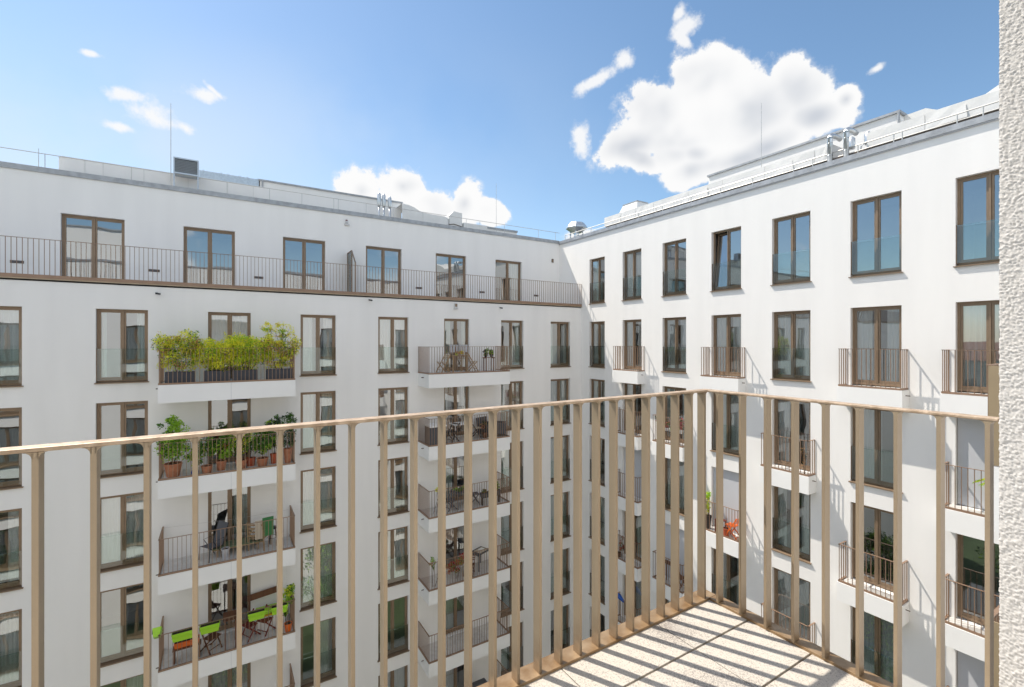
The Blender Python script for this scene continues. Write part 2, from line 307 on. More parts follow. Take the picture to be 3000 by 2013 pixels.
# ------------------------------------------------------------------ facade with real openings
def facade(mb, u0, u1, z0, z1, openings, depth=.30):
    """local frame: x along the wall, y into the building, z up"""
    us = sorted({u0, u1, *[o[0] for o in openings], *[o[1] for o in openings]}); zs = sorted({z0, z1, *[o[2] for o in openings], *[o[3] for o in openings]})
    for i in range(len(us)-1):
        run = None
        for j in range(len(zs)-1):
            cu, cz = (us[i]+us[i+1])/2, (zs[j]+zs[j+1])/2
            if not any(o[0] < cu < o[1] and o[2] < cz < o[3] for o in openings):
                mb.quad((us[i], 0, zs[j]), (us[i+1], 0, zs[j]), (us[i+1], 0, zs[j+1]), (us[i], 0, zs[j+1]))
    for (a, b, c, d) in openings:
        mb.quad((a, 0, c), (a, 0, d), (a, depth, d), (a, depth, c)); mb.quad((b, 0, c), (b, depth, c), (b, depth, d), (b, 0, d))
        mb.quad((a, 0, d), (b, 0, d), (b, depth, d), (a, depth, d)); mb.quad((a, 0, c), (a, depth, c), (b, depth, c), (b, 0, c))
def room(mb, a, b, c, d, y0=.30, dep=3.2, side=.7):
    A, B, Z0, Z1 = a-side, b+side, c-.06, d+.25
    mb.quad((A, y0, Z0), (B, y0, Z0), (B, y0+dep, Z0), (A, y0+dep, Z0)); mb.quad((A, y0, Z1), (A, y0+dep, Z1), (B, y0+dep, Z1), (B, y0, Z1))
    mb.quad((A, y0, Z0), (A, y0+dep, Z0), (A, y0+dep, Z1), (A, y0, Z1)); mb.quad((B, y0, Z0), (B, y0, Z1), (B, y0+dep, Z1), (B, y0+dep, Z0))
    mb.quad((A, y0+dep, Z0), (B, y0+dep, Z0), (B, y0+dep, Z1), (A, y0+dep, Z1))
    mb.quad((A, y0+.002, Z0), (A, y0+.002, Z1), (a, y0+.002, Z1), (a, y0+.002, Z0)); mb.quad((b, y0+.002, Z0), (b, y0+.002, Z1), (B, y0+.002, Z1), (B, y0+.002, Z0))
    mb.quad((a, y0+.002, d), (a, y0+.002, Z1), (b, y0+.002, Z1), (b, y0+.002, d))

_cache = {}
def win_meshes(w, h, door):
    k = (round(w, 2), round(h, 2), door)
    if k in _cache: return _cache[k]
    a = w/2; y0, y1 = .135, .215; fr = MB(); fo = .055; b0 = .03 if door else .05
    fr.box(-a, y0, b0, -a+fo, y1, h); fr.box(a-fo, y0, b0, a, y1, h); fr.box(-a+fo, y0, h-fo, a-fo, y1, h); fr.box(-a+fo, y0, b0, a-fo, y1, b0+.075)
    fr.box(-.022, y0-.012, b0+.075, .022, y1, h-fo)
    sash = MB(); sw = .048; ys0, ys1 = y0+.014, y1-.012                       # one sash, hinged at its left edge (x = 0)
    W = a-fo-.024; Z0, Z1 = b0+.077, h-fo-.002
    sash.box(0.002, ys0, Z0, sw, ys1, Z1); sash.box(W-sw, ys0, Z0, W, ys1, Z1); sash.box(sw, ys0, Z0, W-sw, ys1, Z0+.065); sash.box(sw, ys0, Z1-sw, W-sw, ys1, Z1)
    pane = MB(); pane.quad((sw, y0+.04, Z0+.065), (W-sw, y0+.04, Z0+.065), (W-sw, y0+.04, Z1-sw), (sw, y0+.04, Z1-sw))
    sill = MB(); s = a+.035; zt = .052
    sill.v += [(-s, -.06, .0), (s, -.06, .0), (s, .135, .0), (-s, .135, .0), (-s, -.06, .026), (s, -.06, .026), (s, .135, zt), (-s, .135, zt)]
    sill.f += [(0, 3, 2, 1), (4, 5, 6, 7), (0, 1, 5, 4), (1, 2, 6, 5), (2, 3, 7, 6), (3, 0, 4, 7)]; sill.mi += [0]*6
    gg = MB(); gg.quad((-a+.012, .03, .10), (a-.012, .03, .10), (a-.012, .03, 1.09), (-a+.012, .03, 1.09)); gg.box(-a+.012, .031, 1.075, a-.012, .043, 1.091)
    gr = MB(); gr.box(-a+.002, .024, .085, -a+.02, .055, 1.10); gr.box(a-.02, .024, .085, a-.002, .055, 1.10)
    _cache[k] = (fr.mesh('window_frame', M['bronze']), sash.mesh('sash', M['bronze']), pane.mesh('pane', M['pane']), sill.mesh('sill', M['bronze']), gg.mesh('glass_guard', M['pane2']), gr.mesh('guard_clamp', M['bronze']), W, fo)
    return _cache[k]
def curtain_mesh(x0, x1, z0, z1, y, seed, amp=.03, wl=.11):
    rg = random.Random(seed); n = max(6, int((x1-x0)/.018)); mb = MB(); ph = rg.uniform(0, 6); pr = []
    for i in range(n+1):
        x = x0+(x1-x0)*i/n; q = math.sin(ph+x/wl*6.28+1.3*math.sin(x*9+ph))*amp*(.6+.4*math.sin(x*5+ph*2)); pr.append((x, y+q))
    for i in range(n): mb.quad((pr[i][0], pr[i][1], z0), (pr[i+1][0], pr[i+1][1], z0), (pr[i+1][0], pr[i+1][1], z1), (pr[i][0], pr[i][1], z1))
    return mb
def window(parent, u, z, w, h=WH, door=False, guard=True, style=None, seed=0, tilt=None, name='window'):
    """local frame of the wing; u = centre"""
    fr, sa, pa, si, gg, gr, W, fo = win_meshes(w, h, door); rg = random.Random(seed*7+3)
    f = inst(name, fr, parent, (u, 0, z))
    for s in (0, 1):
        x = -w/2+fo if s == 0 else .024
        o = inst('sash', sa, f, (x, 0, 0)); p = inst('pane', pa, f, (x, 0, 0))
        if tilt == s:
            for q in (o, p): q.rotation_euler = (R(-4.5), 0, 0); q.location = (x, .165-.15, .0+.012)
        elif tilt == 2+s:
            for q in (o, p): q.rotation_euler = (0, 0, R(18 if s == 0 else -18))
    if not door: inst('sill', si, f)
    if guard and not door: inst('glass_guard', gg, f); inst('guard_clamp', gr, f)
    if style is None: style = rg.choice(['full', 'sides', 'wide', 'left', 'right', 'wide', 'full', 'full'])
    a = w/2; cm = M['curtain'] if rg.random() < .72 else M['curtain2']; y = .27; z0, z1 = .06, h+.1
    parts = {'full': [(-a-.1, a+.1)], 'sides': [(-a-.15, -a+rg.uniform(.18, .42)), (a-rg.uniform(.18, .42), a+.15)], 'wide': [(-a-.15, -a+rg.uniform(.45, .55)), (a-rg.uniform(.38, .52), a+.15)], 'left': [(-a-.1, -a+rg.uniform(.45, .75))], 'right': [(a-rg.uniform(.45, .75), a+.1)], 'none': [], 'blind': []}[style]
    for i, (x0, x1) in enumerate(parts): curtain_mesh(x0, x1, z0, z1, y, seed+i*31).build('curtain', cm, f)
    if style == 'blind': MB().box(-a+.01, .115, .02, a-.01, .122, h-.01).build('roller_blind', M['blind'], f)
    return f

# ------------------------------------------------------------------ balconies
def railing(parent, path, z, single, bal_mesh, pitch=.117, height=1.135, rail_name='handrail'):
    """path: list of (x,y) in local frame; single: each baluster an object, else joined"""
    hr = MB(); br = MB(); joined = MB()
    for (p, q) in zip(path[:-1], path[1:]):
        p = Vector((*p, 0)); q = Vector((*q, 0)); d = (q-p); L_ = d.length; t = d/L_
        ext = t*.0225
        hr.bar(p-ext+Vector((0, 0, z+height-.006)), q+ext+Vector((0, 0, z+height-.006)), .045, .012)
        br.bar(p-ext+Vector((0, 0, z+.03)), q+ext+Vector((0, 0, z+.03)), .05, .05)
        n = max(1, round(L_/pitch))
        for i in range(n+(1 if q == Vector((*path[-1], 0)) else 0)):
            c = p+t*(L_*i/n); rz = math.atan2(t.y, t.x)
            if single: inst('baluster', bal_mesh, parent, (c.x, c.y, z), rz)
            else:
                nrm = Vector((-t.y, t.x, 0)); joined.bar(c+Vector((0, 0, z+.055)), c+Vector((0, 0, z+height-.012)), .013, .022, up=nrm)
    hr.build(rail_name, M['brail'], parent); br.build('base_rail', M['brail'], parent)
    if not single: tag(joined.build('balusters', M['brail'], parent), kind='stuff')
BAL = MB().box(-.0065, -.011, .055, .0065, .011, 1.123).mesh('baluster', M['brail'])

# ================================================================== LEFT WING
left = thing('left_wing_building', 'white plastered wing on the left with a roof terrace and stacks of wide balconies', 'building', (0, DL, 0))
ops = []; rooms = MB(); wins = []
for ci, (a, b) in enumerate(LX):
    for k in range(1, ROWS+1):
        isdoor = ci in (4, 7); z = sillz(k)
        ops.append((a, b, z+.0, z+WH)); wins.append((ci, k, a, b, z, isdoor))
wl = MB(); facade(wl, -30, DR, GROUND, 1.90, ops); wl.build('wall', M['plaster'], left)
DUl = DU-DL
up = MB(); uo = [(a, b, 1.93, 4.28) for a, b in UX]; facade(up, -30, DR, 1.80, 5.55, uo)
u_ = up.build('terrace_wall', M['plaster'], left); u_.location = (0, DUl, 0)
for o in ops:
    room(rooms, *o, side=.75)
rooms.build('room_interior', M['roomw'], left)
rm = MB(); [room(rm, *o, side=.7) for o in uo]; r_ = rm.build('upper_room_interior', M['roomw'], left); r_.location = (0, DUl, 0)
lstyle = {(2, 1): 'full', (3, 1): 'sides', (4, 1): 'full', (5, 1): 'wide', (6, 1): 'full', (7, 1): 'sides', (8, 1): 'sides', (9, 1): 'sides', (2, 2): 'none', (3, 2): 'none', (4, 2): 'none', (5, 2): 'wide',
          (2, 3): 'sides', (3, 3): 'full', (4, 3): 'right', (2, 4): 'right', (3, 4): 'none', (4, 4): 'none', (5, 4): 'full', (6, 4): 'full', (7, 4): 'none', (6, 5): 'left', (7, 2): 'sides', (7, 3): 'left', (8, 2): 'sides'}
for (ci, k, a, b, z, dr) in wins:
    window(left, (a+b)/2, z, b-a, WH, door=dr, style=lstyle.get((ci, k)), seed=ci*13+k, name='balcony_door' if dr else 'window', tilt=None)
up_t = [None]*len(UX)
for i, (a, b) in enumerate(UX):
    f = window(left, (a+b)/2, 1.93, b-a, 2.35, door=True, style=['none', 'none', 'none', 'none', 'none', 'none', 'right'][i], seed=200+i, name='terrace_door'); f.location.y = DUl
# terrace slab, fascia and roof
s_ = MB(); s_.box(-30, 0, 1.80, DR-.003, DUl, 1.90); s_.build('terrace_slab', M['floor'], left)
s_ = MB(); s_.box(-30, -.045, 1.86, DR-.004, .05, 1.99); s_.build('terrace_fascia', M['brail'], left)
s_ = MB(); s_.box(-30, -.06, 1.845, DR-.004, -.046, 1.875); s_.build('drip_edge', M['near'], left)
railing(left, [(-29.9, .0), (DR-.02, .0)], 1.925, False, BAL)
s_ = MB(); s_.box(-30, DUl+.36, 5.30, DR, DUl+13, 5.36); s_.build('roof', M['roof'], left)
s_ = MB(); s_.box(-30, DUl+.002, 5.552, DR+.36, DUl+.36, 5.66); s_.build('parapet', M['plaster'], left)
s_ = MB(); s_.box(-30, DUl-.045, 5.53, DR-.05, DUl+.40, 5.70)
s_.build('parapet_flashing', M['zinc'], left)
s_ = MB()
for x in np.arange(-29, 16, 2.0): s_.box(x, DUl-.049, 5.528, x+.03, DUl+.404, 5.704)
tag(s_.build('flashing_seams', M['zinc'], left), kind='stuff')
s_ = MB(); s_.quad((-30, 0, GROUND), (-30, 0, 5.5), (-30, 14, 5.5), (-30, 14, GROUND)); s_.build('end_wall', M['plaster'], left)
# wide balconies
def big_balcony(x0, x1, k, single, dep=1.25, joint=True):
    z = floorz(k); sb = MB(); sb.box(x0, -dep, z-.57, x1, -.003, z-.012); b = sb.build('balcony', M['slabw'], left)
    fl = MB(); nx = int((x1-x0)/.5)
    for i in range(nx):
        for j in range(3):
            xa = x0+.05+(x1-x0-.1)*i/nx; ya = -dep+.05+(dep-.1)*j/3
            fl.box(xa+.003, ya+.003, z-.011, xa+(x1-x0-.1)/nx-.003, ya+(dep-.1)/3-.003, z+.012)
    tag(fl.build('floor_tiles', M['floor'], b), kind='stuff')
    if joint: MB().box((x0+x1)/2-.004, -dep-.0015, z-.569, (x0+x1)/2+.004, -dep, z-.02).build('slab_joint', M['blind'], b)
    railing(b, [(x0+.03, -.02), (x0+.03, -dep+.03), (x1-.03, -dep+.03), (x1-.03, -.02)], z-.01, single, BAL)
    w_ = MB(); w_.tube([(x0-.10, -dep*.55, z-.16), (x0+.01, -dep*.55, z-.16)], .018, 8); w_.build('overflow_pipe', M['vent'], b)
    return b
for k in range(1, ROWS+1):
    big_balcony(-1.66, 2.21, k, k <= 5); big_balcony(7.17, 11.05, k, False, joint=False)
# wall fittings
for (x, z) in ((-8.9, 2.56), (-5.56, 2.56), (-2.05, 2.56), (1.26, 2.55), (7.93, 2.54), (11.3, 2.53), (14.65, 2.53)):
    v = MB(); v.box(x-.16, DUl-.012, z-.045, x+.16, DUl-.003, z+.045)
    v.build('wall_vent', M['vent'], left)
    v = MB()
    for q in (-.11, -.035, .04): v.box(x+q, DUl-.0135, z-.03, x+q+.05, DUl-.0125, z+.03)
    tag(v.build('vent_grille', M['greyf'], left), kind='stuff')
def camera_box(x, y, z, big=False):
    t = thing('security_camera', None, 'camera', (x, y, z)); m1 = MB(); m1.lathe([(.035, 0), (.035, .03), (.0, .031)], 10, (0, -.03, -.015)); m1.build('mount', M['cam'], t, smooth=True)
    m2 = MB(); m2.tube([(0, -.03, 0), (.02, -.08, -.02)], .012, 6); m2.bar((-.02, -.08, -.03), (.10, -.15, -.05), .055, .055); m2.build('housing', M['black'] if not big else M['cam'], t, bevel=.006); return t
for i, (x, y, z, l) in enumerate(((-1.8, DL, 1.61, 'small black camera under the terrace edge above the bushy balcony'), (5.09, DL, 1.72, 'small camera under the terrace edge above the middle windows'), (11.22, DL, 1.64, 'small camera under the terrace edge near the courtyard corner'))):
    c = camera_box(x, y, z); c['label'] = l; c['group'] = 'cameras under the terrace edge'
t = thing('wall_siren', 'white alarm siren with dark red lens high on the terrace wall', 'siren', (4.58, DU, 5.2)); MB().box(-.05, -.11, -.14, .16, -.003, -.09).build('base', M['cam'], t, bevel=.01); MB().lathe([(.045, -.09), (.05, .03), (.03, .05)], 12, (.04, -.06, 0)).build('body', M['cam'], t, smooth=True); MB().lathe([(.04, .045), (.045, .09), (.0, .1)], 12, (.04, -.06, 0)).build('lens', M['redw'], t, smooth=True)
t = thing('junction_box', 'small bronze box on the terrace wall close to the inner corner', 'box', (15.77, DU, 4.54)); MB().box(-.06, -.05, -.10, .06, -.003, .10).build('case', M['vent'], t, bevel=.008); MB().box(-.045, -.054, -.085, .045, -.0505, .02).build('cover', M['bronze'], t)
t = thing('wall_lantern', 'white box lamp on the left facade below the terrace edge', 'lamp', (8.93, DL, 1.62)); MB().box(-.07, -.10, -.12, .07, -.003, .10).build('body', M['cam'], t, bevel=.01); MB().box(-.05, -.104, -.05, .05, -.1005, .08).build('grille', M['bronze'], t); MB().box(-.09, -.13, -.15, .09, -.003, -.125).build('shelf', M['cam'], t)
# divider on the terrace
t = thing('terrace_divider', 'glazed bronze framed divider with a sloping top across the roof terrace', 'divider', (4.66, DL, 1.9)); d_ = MB()
Z1, Z2 = 1.93, 1.32
d_.bar((0, .45, 0), (0, .45, Z2), .04, .05); d_.bar((0, 1.05, 0), (0, 1.05, Z1+.0), .04, .05); d_.bar((0, 1.82, 0), (0, 1.82, Z1), .04, .05); d_.bar((0, 1.05, Z1), (0, 1.82, Z1), .04, .04); d_.bar((0, .43, Z2), (0, 1.07, Z1), .04, .04); d_.bar((0, .45, .06), (0, 1.82, .06), .04, .04)
d_.build('frame', M['bronze'], t)
g_ = MB(); g_.box(-.006, 1.075, .08, .006, 1.795, Z1-.02); g_.build('glass', M['pane2'], t); g_ = MB(); g_.v += [(0, .475, .08), (0, 1.025, .08), (0, 1.025, Z1-.05), (0, .475, Z2-.02)]; g_.f += [(0, 1, 2, 3)]; g_.mi += [0]; g_.build('glass', M['pane2'], t)

# roof guard rail left
def roof_rail(name, label, pts, z, posts, mid=None, r=.012):
    t = thing(name, label, 'railing', pts[0]); o = Vector(pts[0]); m_ = MB(); m_.tube([Vector(p)-o+Vector((0, 0, z)) for p in pts], r, 6)
    m_.build('top_rail', M['wire'], t)
    if mid: m_ = MB(); m_.tube([Vector(p)-o+Vector((0, 0, mid)) for p in pts], r*.7, 6); m_.build('mid_rail', M['wire'], t)
    pm = MB(); pm.tube([(0, 0, .0), (0, 0, z)], r*.95, 6); pm.box(-.05, -.05, 0, .05, .05, .02); me = pm.mesh('post', M['wire'])
    for p in posts: inst('post', me, t, Vector(p)-o)
    return t
zl = 5.70
roof_rail('roof_guard_rail', 'thin grey guard rail along the roof edge of the left wing', [(-12, DU+.3, zl), (16.5, DU+.3, zl)], .54, [(x, DU+.3, zl) for x in (-11.5, -9.5, -7.3, -4.98, -2.73, .19, 1.67, 2.88, 4.16, 4.35, 5.55, 6.81, 8.25, 9.51, 10.56, 11.34, 12.82, 15.02, 16.21)])
roof_rail('roof_guard_rail', 'double grey guard rail along the roof edge of the right wing', [(DR+.32, 21.0, 5.66), (DR+.32, .8, 5.66)], .38, [(DR+.32, y, 5.66) for y in (21.0, 18.8, 16.63, 15.49, 14.45, 14.1, 12.6, 11.25, 9.95, 8.5, 7.89, 6.6, 5.7, 5.5, 4.32, 3.82, 2.5, 1.2)], mid=.20, r=.017)
# roof structures left
rf = thing('roof_upstand', 'long low white rendered roof upstand with a rounded end behind the left parapet', 'roof structure', (0, DU+.8, 5.36))
m_ = MB(); prof = []
for i in range(9): a = math.pi/2*i/8; prof.append((-4.55-.25*math.sin(a)+.0, .0+.25-.25*math.cos(a)))
pts = [(x_, y_) for x_, y_ in prof]
z0, z1 = 0, 1.02
prev = (1.5, 0)
for p in [(-4.55, 0)]+pts+[(-4.8, 1.2)]:
    if (Vector(p)-Vector(prev)).length > .001: m_.quad((*p, z0), (*prev, z0), (*prev, z1), (*p, z1)); prev = p
m_.quad((-4.78, 0.05, z1), (1.5, 0.05, z1), (1.5, 1.2, z1), (-4.78, 1.2, z1)); m_.build('wall', M['plaster'], rf)
m_ = MB(); m_.tube([(-4.7, .0, 1.03), (1.5, .0, 1.03)], .02, 6); m_.build('edge_tube', M['sheet'], rf)
m_ = MB()
for x in (-4.1, -3.6, -2.45, -1.1, .2, 1.1): m_.box(x, -.012, .0, x+.03, 0, 1.0)
tag(m_.build('panel_seams', M['sheet'], rf), kind='stuff')
rf = thing('louvre_box', 'grey metal louvred air intake on two legs at the roof edge', 'air intake', (-1.12, DU+.25, 5.70))
m_ = MB(); m_.box(-.39, 0, .56, -.35, .4, 1.17); m_.box(.35, 0, .56, .39, .4, 1.17); m_.box(-.35, 0, 1.12, .35, .4, 1.17); m_.box(-.35, 0, .56, .35, .4, .62); m_.build('casing', M['alu'], rf)
MB().box(-.35, .15, .62, .35, .4, 1.12).build('back_panel', M['dark'], rf)
sl_ = MB(); sl_.bar((-.35, .04, 0), (.35, .04, 0), .07, .012, up=(0, .6, .8)); me = sl_.mesh('louvre_blade', M['alu'])
for i in range(8): inst('louvre_blade', me, rf, (0, 0, .66+i*.058))
lm = MB().box(-.02, 0, -.02, .02, .04, .56).mesh('leg', M['alu'])
for x in (-.37, .37): inst('leg', lm, rf, (x, 0, 0))
rf = thing('air_duct', 'flat galvanised air duct with flanged joints lying behind the left parapet', 'duct', (-.8, DU+3, 6.9)); MB().box(0, 0, .08, 2.25, .8, .46).build('duct', M['galv'], rf)
fm = MB().box(-.02, -.03, .05, .02, .83, .49).mesh('flange', M['galv'])
for x in (.15, .8, 1.05, 1.5, 1.8, 2.2): inst('flange', fm, rf, (x, 0, 0))
lm = MB().box(-.03, .3, -1.54, .03, .36, .08).mesh('leg', M['galv'])
for x in (.4, 1.9): inst('leg', lm, rf, (x, 0, 0))
rf = thing('roof_block', 'higher white roof block with a dark coping in the middle of the left roof', 'roof structure', (1.49, DU+3, 5.36)); MB().box(0, 0, 0, 6.6, 3, 1.95).build('wall', M['plaster'], rf); MB().box(-.06, -.06, 1.95, 6.66, 3.06, 2.02).build('coping', M['zinc'], rf); MB().tube([(.1, -.08, 1.3), (.1, -.08, 1.95)], .03, 6).build('drain_pipe', M['zinc'], rf)
rf = thing('curved_upstand', 'white roof upstand sloping down in a curve beside the flue pipes', 'roof structure', (7.79, DU+2, 5.36)); m_ = MB()
pr = [(0, 1.66), (.35, 1.63), (.65, 1.55), (.9, 1.42), (1.1, 1.36), (1.6, 1.33), (2.1, 1.33), (2.45, 1.30), (2.6, 1.2)]
for (a, b), (c, d) in zip(pr[:-1], pr[1:]): m_.quad((a, 0, 0), (c, 0, 0), (c, 0, d), (a, 0, b)); m_.quad((a, 0, b), (c, 0, d), (c, 1.5, d), (a, 1.5, b))
m_.build('shell', M['sheet'], rf)
rf = thing('air_scoop', 'white box shaped air hood tilted up at the end of the left roof upstand', 'vent', (10.35, DU+2, 5.36)); m_ = MB(); m_.v += [(0, 0, .0), (.8, 0, .0), (.8, .8, 0), (0, .8, 0), (0, 0, 1.35), (.3, 0, 1.68), (.8, 0, 1.64), (.8, .8, 1.64), (.3, .8, 1.68), (0, .8, 1.35)]; m_.f += [(0, 1, 6, 5, 4), (1, 2, 7, 6), (4, 5, 8, 9), (5, 6, 7, 8), (3, 0, 4, 9), (2, 3, 9, 8, 7)]; m_.mi += [0]*6; m_.build('hood', M['sheet'], rf); MB().tube([(0, -.02, .92), (.3, -.02, .98), (.78, -.02, .9)], .02, 6).build('trim', M['vent'], rf)
rf = thing('low_roof_box', 'low white box with a grey lid near the corner end of the left roof', 'roof structure', (11.25, DU+2, 5.36)); MB().box(0, 0, 0, 1.5, 1, 1.15).build('box', M['sheet'], rf); MB().box(1.5, 0, .2, 3.43, 1, 1.02).build('extension', M['sheet'], rf); MB().box(1.47, -.04, 1.02, 3.47, 1.04, 1.12).build('lid', M['zinc'], rf)
for i, (x, top) in enumerate(((6.28, 6.99), (6.5, 6.97), (6.78, 6.9))):
    rf = thing('flue_pipe', ['leftmost of the three steel flue pipes on the left roof', 'middle one of the three steel flue pipes on the left roof', 'rightmost and shortest of the three steel flue pipes on the left roof'][i], 'flue', (x, DU+.8, 5.36), group='steel flue pipes on the left roof')
    MB().tube([(0, 0, 0), (0, 0, 1.0)], .045, 10).build('pipe', M['galv'], rf, smooth=True); MB().lathe([(.07, 1.0), (.085, 1.03), (.085, top-5.36-.12), (.06, top-5.36-.06), (.02, top-5.36)], 14).build('cowl', M['galv'], rf, smooth=True)
for (x, y, z0, z1, l) in ((-1.6, DU+.45, 5.7, 8.9, 'tall thin lightning rod beside the louvred air intake'), (12.72, DU+1, 5.4, 8.63, 'thin lightning rod on the left roof near the courtyard corner'), (DR+1, 10.02, 5.4, 9.0, 'tall thin lightning rod on the right wing roof'), (-5.3, DU+1, 5.4, 6.6, 'short thin lightning rod at the far left of the roof')):
    t = thing('lightning_rod', l, 'lightning rod', (x, y, z0), group='lightning rods'); MB().tube([(0, 0, 0), (0, 0, z1-z0)], [.014, .008], 6).build('rod', M['wire'], t); MB().lathe([(.12, 0), (.12, .06), (.03, .09)], 12).build('foot', M['blind'], t)

# ================================================================== RIGHT WING
rz_r = -math.pi/2
right = thing('right_wing_building', 'white plastered apartment wing on the right in raking sunlight with small balconies', 'building', (DR, 0, 0), rz_r)
ops = []; wins = []
door_at = {1: (1, 2, 3, 4, 5, 6), 2: (2, 4, 6), 3: (1, 3, 5, 7), 4: (2, 4, 6), 5: (1, 3, 5, 7), 6: (1, 2, 3, 4, 5, 6, 7)}
for ci, (ya, yb) in enumerate(RY+[(.65+1.23-.1, .65)]):
    if ci == 7: ya, yb = 1.88, .66
    for k in range(0, ROWS+1):
        a, b = -ya, -yb; z = sillz(k); ops.append((a, b, z, z+WH-(.02 if k == 0 else 0))); wins.append((ci, k, a, b, z, k in door_at.get(ci, ())))
wl = MB(); facade(wl, -DU+0, 10, 1.90, 5.50, [o for o in ops if o[2] > 1.8]); facade(wl, -DL, 10, GROUND, 1.90, [o for o in ops if o[2] < 1.8]); wl.build('wall', M['plaster'], right)
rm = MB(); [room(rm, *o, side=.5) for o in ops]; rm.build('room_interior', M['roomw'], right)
rstyle = {(0, 0): 'left', (1, 0): 'full', (2, 0): 'none', (3, 0): 'none', (4, 0): 'none', (5, 0): 'none', (6, 0): 'none', (0, 1): 'full', (1, 1): 'wide', (2, 1): 'wide', (3, 1): 'wide', (4, 1): 'full', (5, 1): 'wide', (6, 1): 'full',
          (3, 3): 'blind', (6, 2): 'blind', (4, 2): 'left', (5, 2): 'left', (5, 4): 'full', (2, 4): 'blind', (1, 3): 'blind', (4, 3): 'sides', (3, 4): 'sides', (6, 4): 'blind', (4, 4): 'full', (5, 3): 'none', (6, 3): 'none'}
for (ci, k, a, b, z, dr) in wins:
    tl = {(0, 0): 2, (3, 0): 0}.get((ci, k))
    window(right, (a+b)/2, z, b-a, WH-(.02 if k == 0 else 0), door=dr, style=rstyle.get((ci, k)), seed=400+ci*17+k, name='balcony_door' if dr else 'window', tilt=tl)
s_ = MB(); s_.box(-DU-.3, .002, 5.502, 10, .36, 5.60); s_.build('parapet', M['plaster'], right)
s_ = MB(); s_.box(-DU+.04, -.075, 5.50, 10, .40, 5.66); s_.build('parapet_flashing', M['zinc'], right)
s_ = MB(); s_.box(-DU+.04, -.05, 5.47, 10, -.003, 5.499); s_.build('drip_edge', M['blind'], right)
s_ = MB(); s_.box(-DU-.3, .40, 5.30, 10, 13, 5.36); s_.build('roof', M['roof'], right)
def small_balcony(ci, k):
    ya, yb = RY[ci]; c = -(ya+yb)/2; x0, x1 = c-.80, c+.80; dep = .47; z = floorz(k)
    if ci == 6: x1 = c+1.1
    sb = MB(); sb.box(x0, -dep, z-.57, x1, -.003, z-.012); b = sb.build('balcony', M['slabw'], right)
    fl = MB()
    for i in range(4): fl.box(x0+.05+i*(x1-x0-.1)/4+.003, -dep+.04, z-.011, x0+.05+(i+1)*(x1-x0-.1)/4-.003, -.005, z+.012)
    tag(fl.build('floor_tiles', M['floor'], b), kind='stuff')
    railing(b, [(x0+.045, -.02), (x0+.045, -dep+.05), (x1-.045, -dep+.05), (x1-.045, -.02)], z-.01, k <= 4, BAL)
    MB().tube([(x1, -dep*.5, z-.16), (x1+.10, -dep*.5, z-.16)], .014, 8).build('overflow_pipe', M['vent'], b)
    return b
for ci, ks in door_at.items():
    for k in ks: small_balcony(ci, k)

# roof of the right wing
def rlocal(y): return -y
sheets = [(18.15, 17.0), (16.99, 16.0), (15.99, 14.9), (14.89, 13.0), (12.99, 11.4), (11.39, 9.7), (9.69, 8.0), (7.99, 7.45), (6.5, 5.1), (5.09, 3.6), (3.59, 2.0)]
for i, (ya, yb) in enumerate(sheets):
    rg = random.Random(50+i); m_ = MB(); L_ = ya-yb; n = 5
    x_ = lambda j, o=0: -ya+L_*j/n
    zt = 6.44+(.0 if i < 9 else .02)
    front = [[(-ya+L_*j/n, .66+rg.uniform(-.008, .008)*(r_ in (1,)), 5.98+(zt-5.98)*r_/2) for j in range(n+1)] for r_ in range(3)]
    for r_ in range(2):
        for j in range(n):
            m_.quad(front[r_][j], front[r_][j+1], front[r_+1][j+1], front[r_+1][j])
    for j in range(n): m_.quad(front[2][j], front[2][j+1], (front[2][j+1][0], 1.5, zt+.02), (front[2][j][0], 1.5, zt+.02))
    m_.quad(front[0][0], front[2][0], (front[2][0][0], 1.5, zt), (front[0][0][0], 1.5, 5.98)); m_.quad(front[0][n], (front[0][n][0], 1.5, 5.98), (front[2][n][0], 1.5, zt), front[2][n])
    m_.build('upstand_sheet', M['sheet'], right)
    if i in (4, 6, 9):   # folded triangular flap
        f_ = MB(); a0 = -ya+L_*.15; f_.v += [(a0, .638, 6.0), (a0+L_*.45, .625, 6.0), (a0+L_*.42, .645, zt-.06)]; f_.f += [(0, 1, 2)]; f_.mi += [0]; f_.build('sheet_fold', M['sheet'], right)
m_ = MB(); m_.box(-18.1, .70, 5.36, -1, .74, 5.98); m_.build('timber_edge', M['vent'], right)
MB().v
m_ = MB(); yy = 13.6
m_.v += [(-13.95, 3.0, 5.36), (-5.9, 3.0, 5.36), (-5.9, 9, 5.36), (-13.95, 9, 5.36), (-13.65, 3.0, 7.66), (-6.5, 3.0, 7.66), (-6.5, 9, 7.66), (-13.65, 9, 7.66)]
m_.f += [(0, 3, 2, 1), (4, 5, 6, 7), (0, 1, 5, 4), (1, 2, 6, 5), (2, 3, 7, 6), (3, 0, 4, 7)]; m_.mi += [0]*6
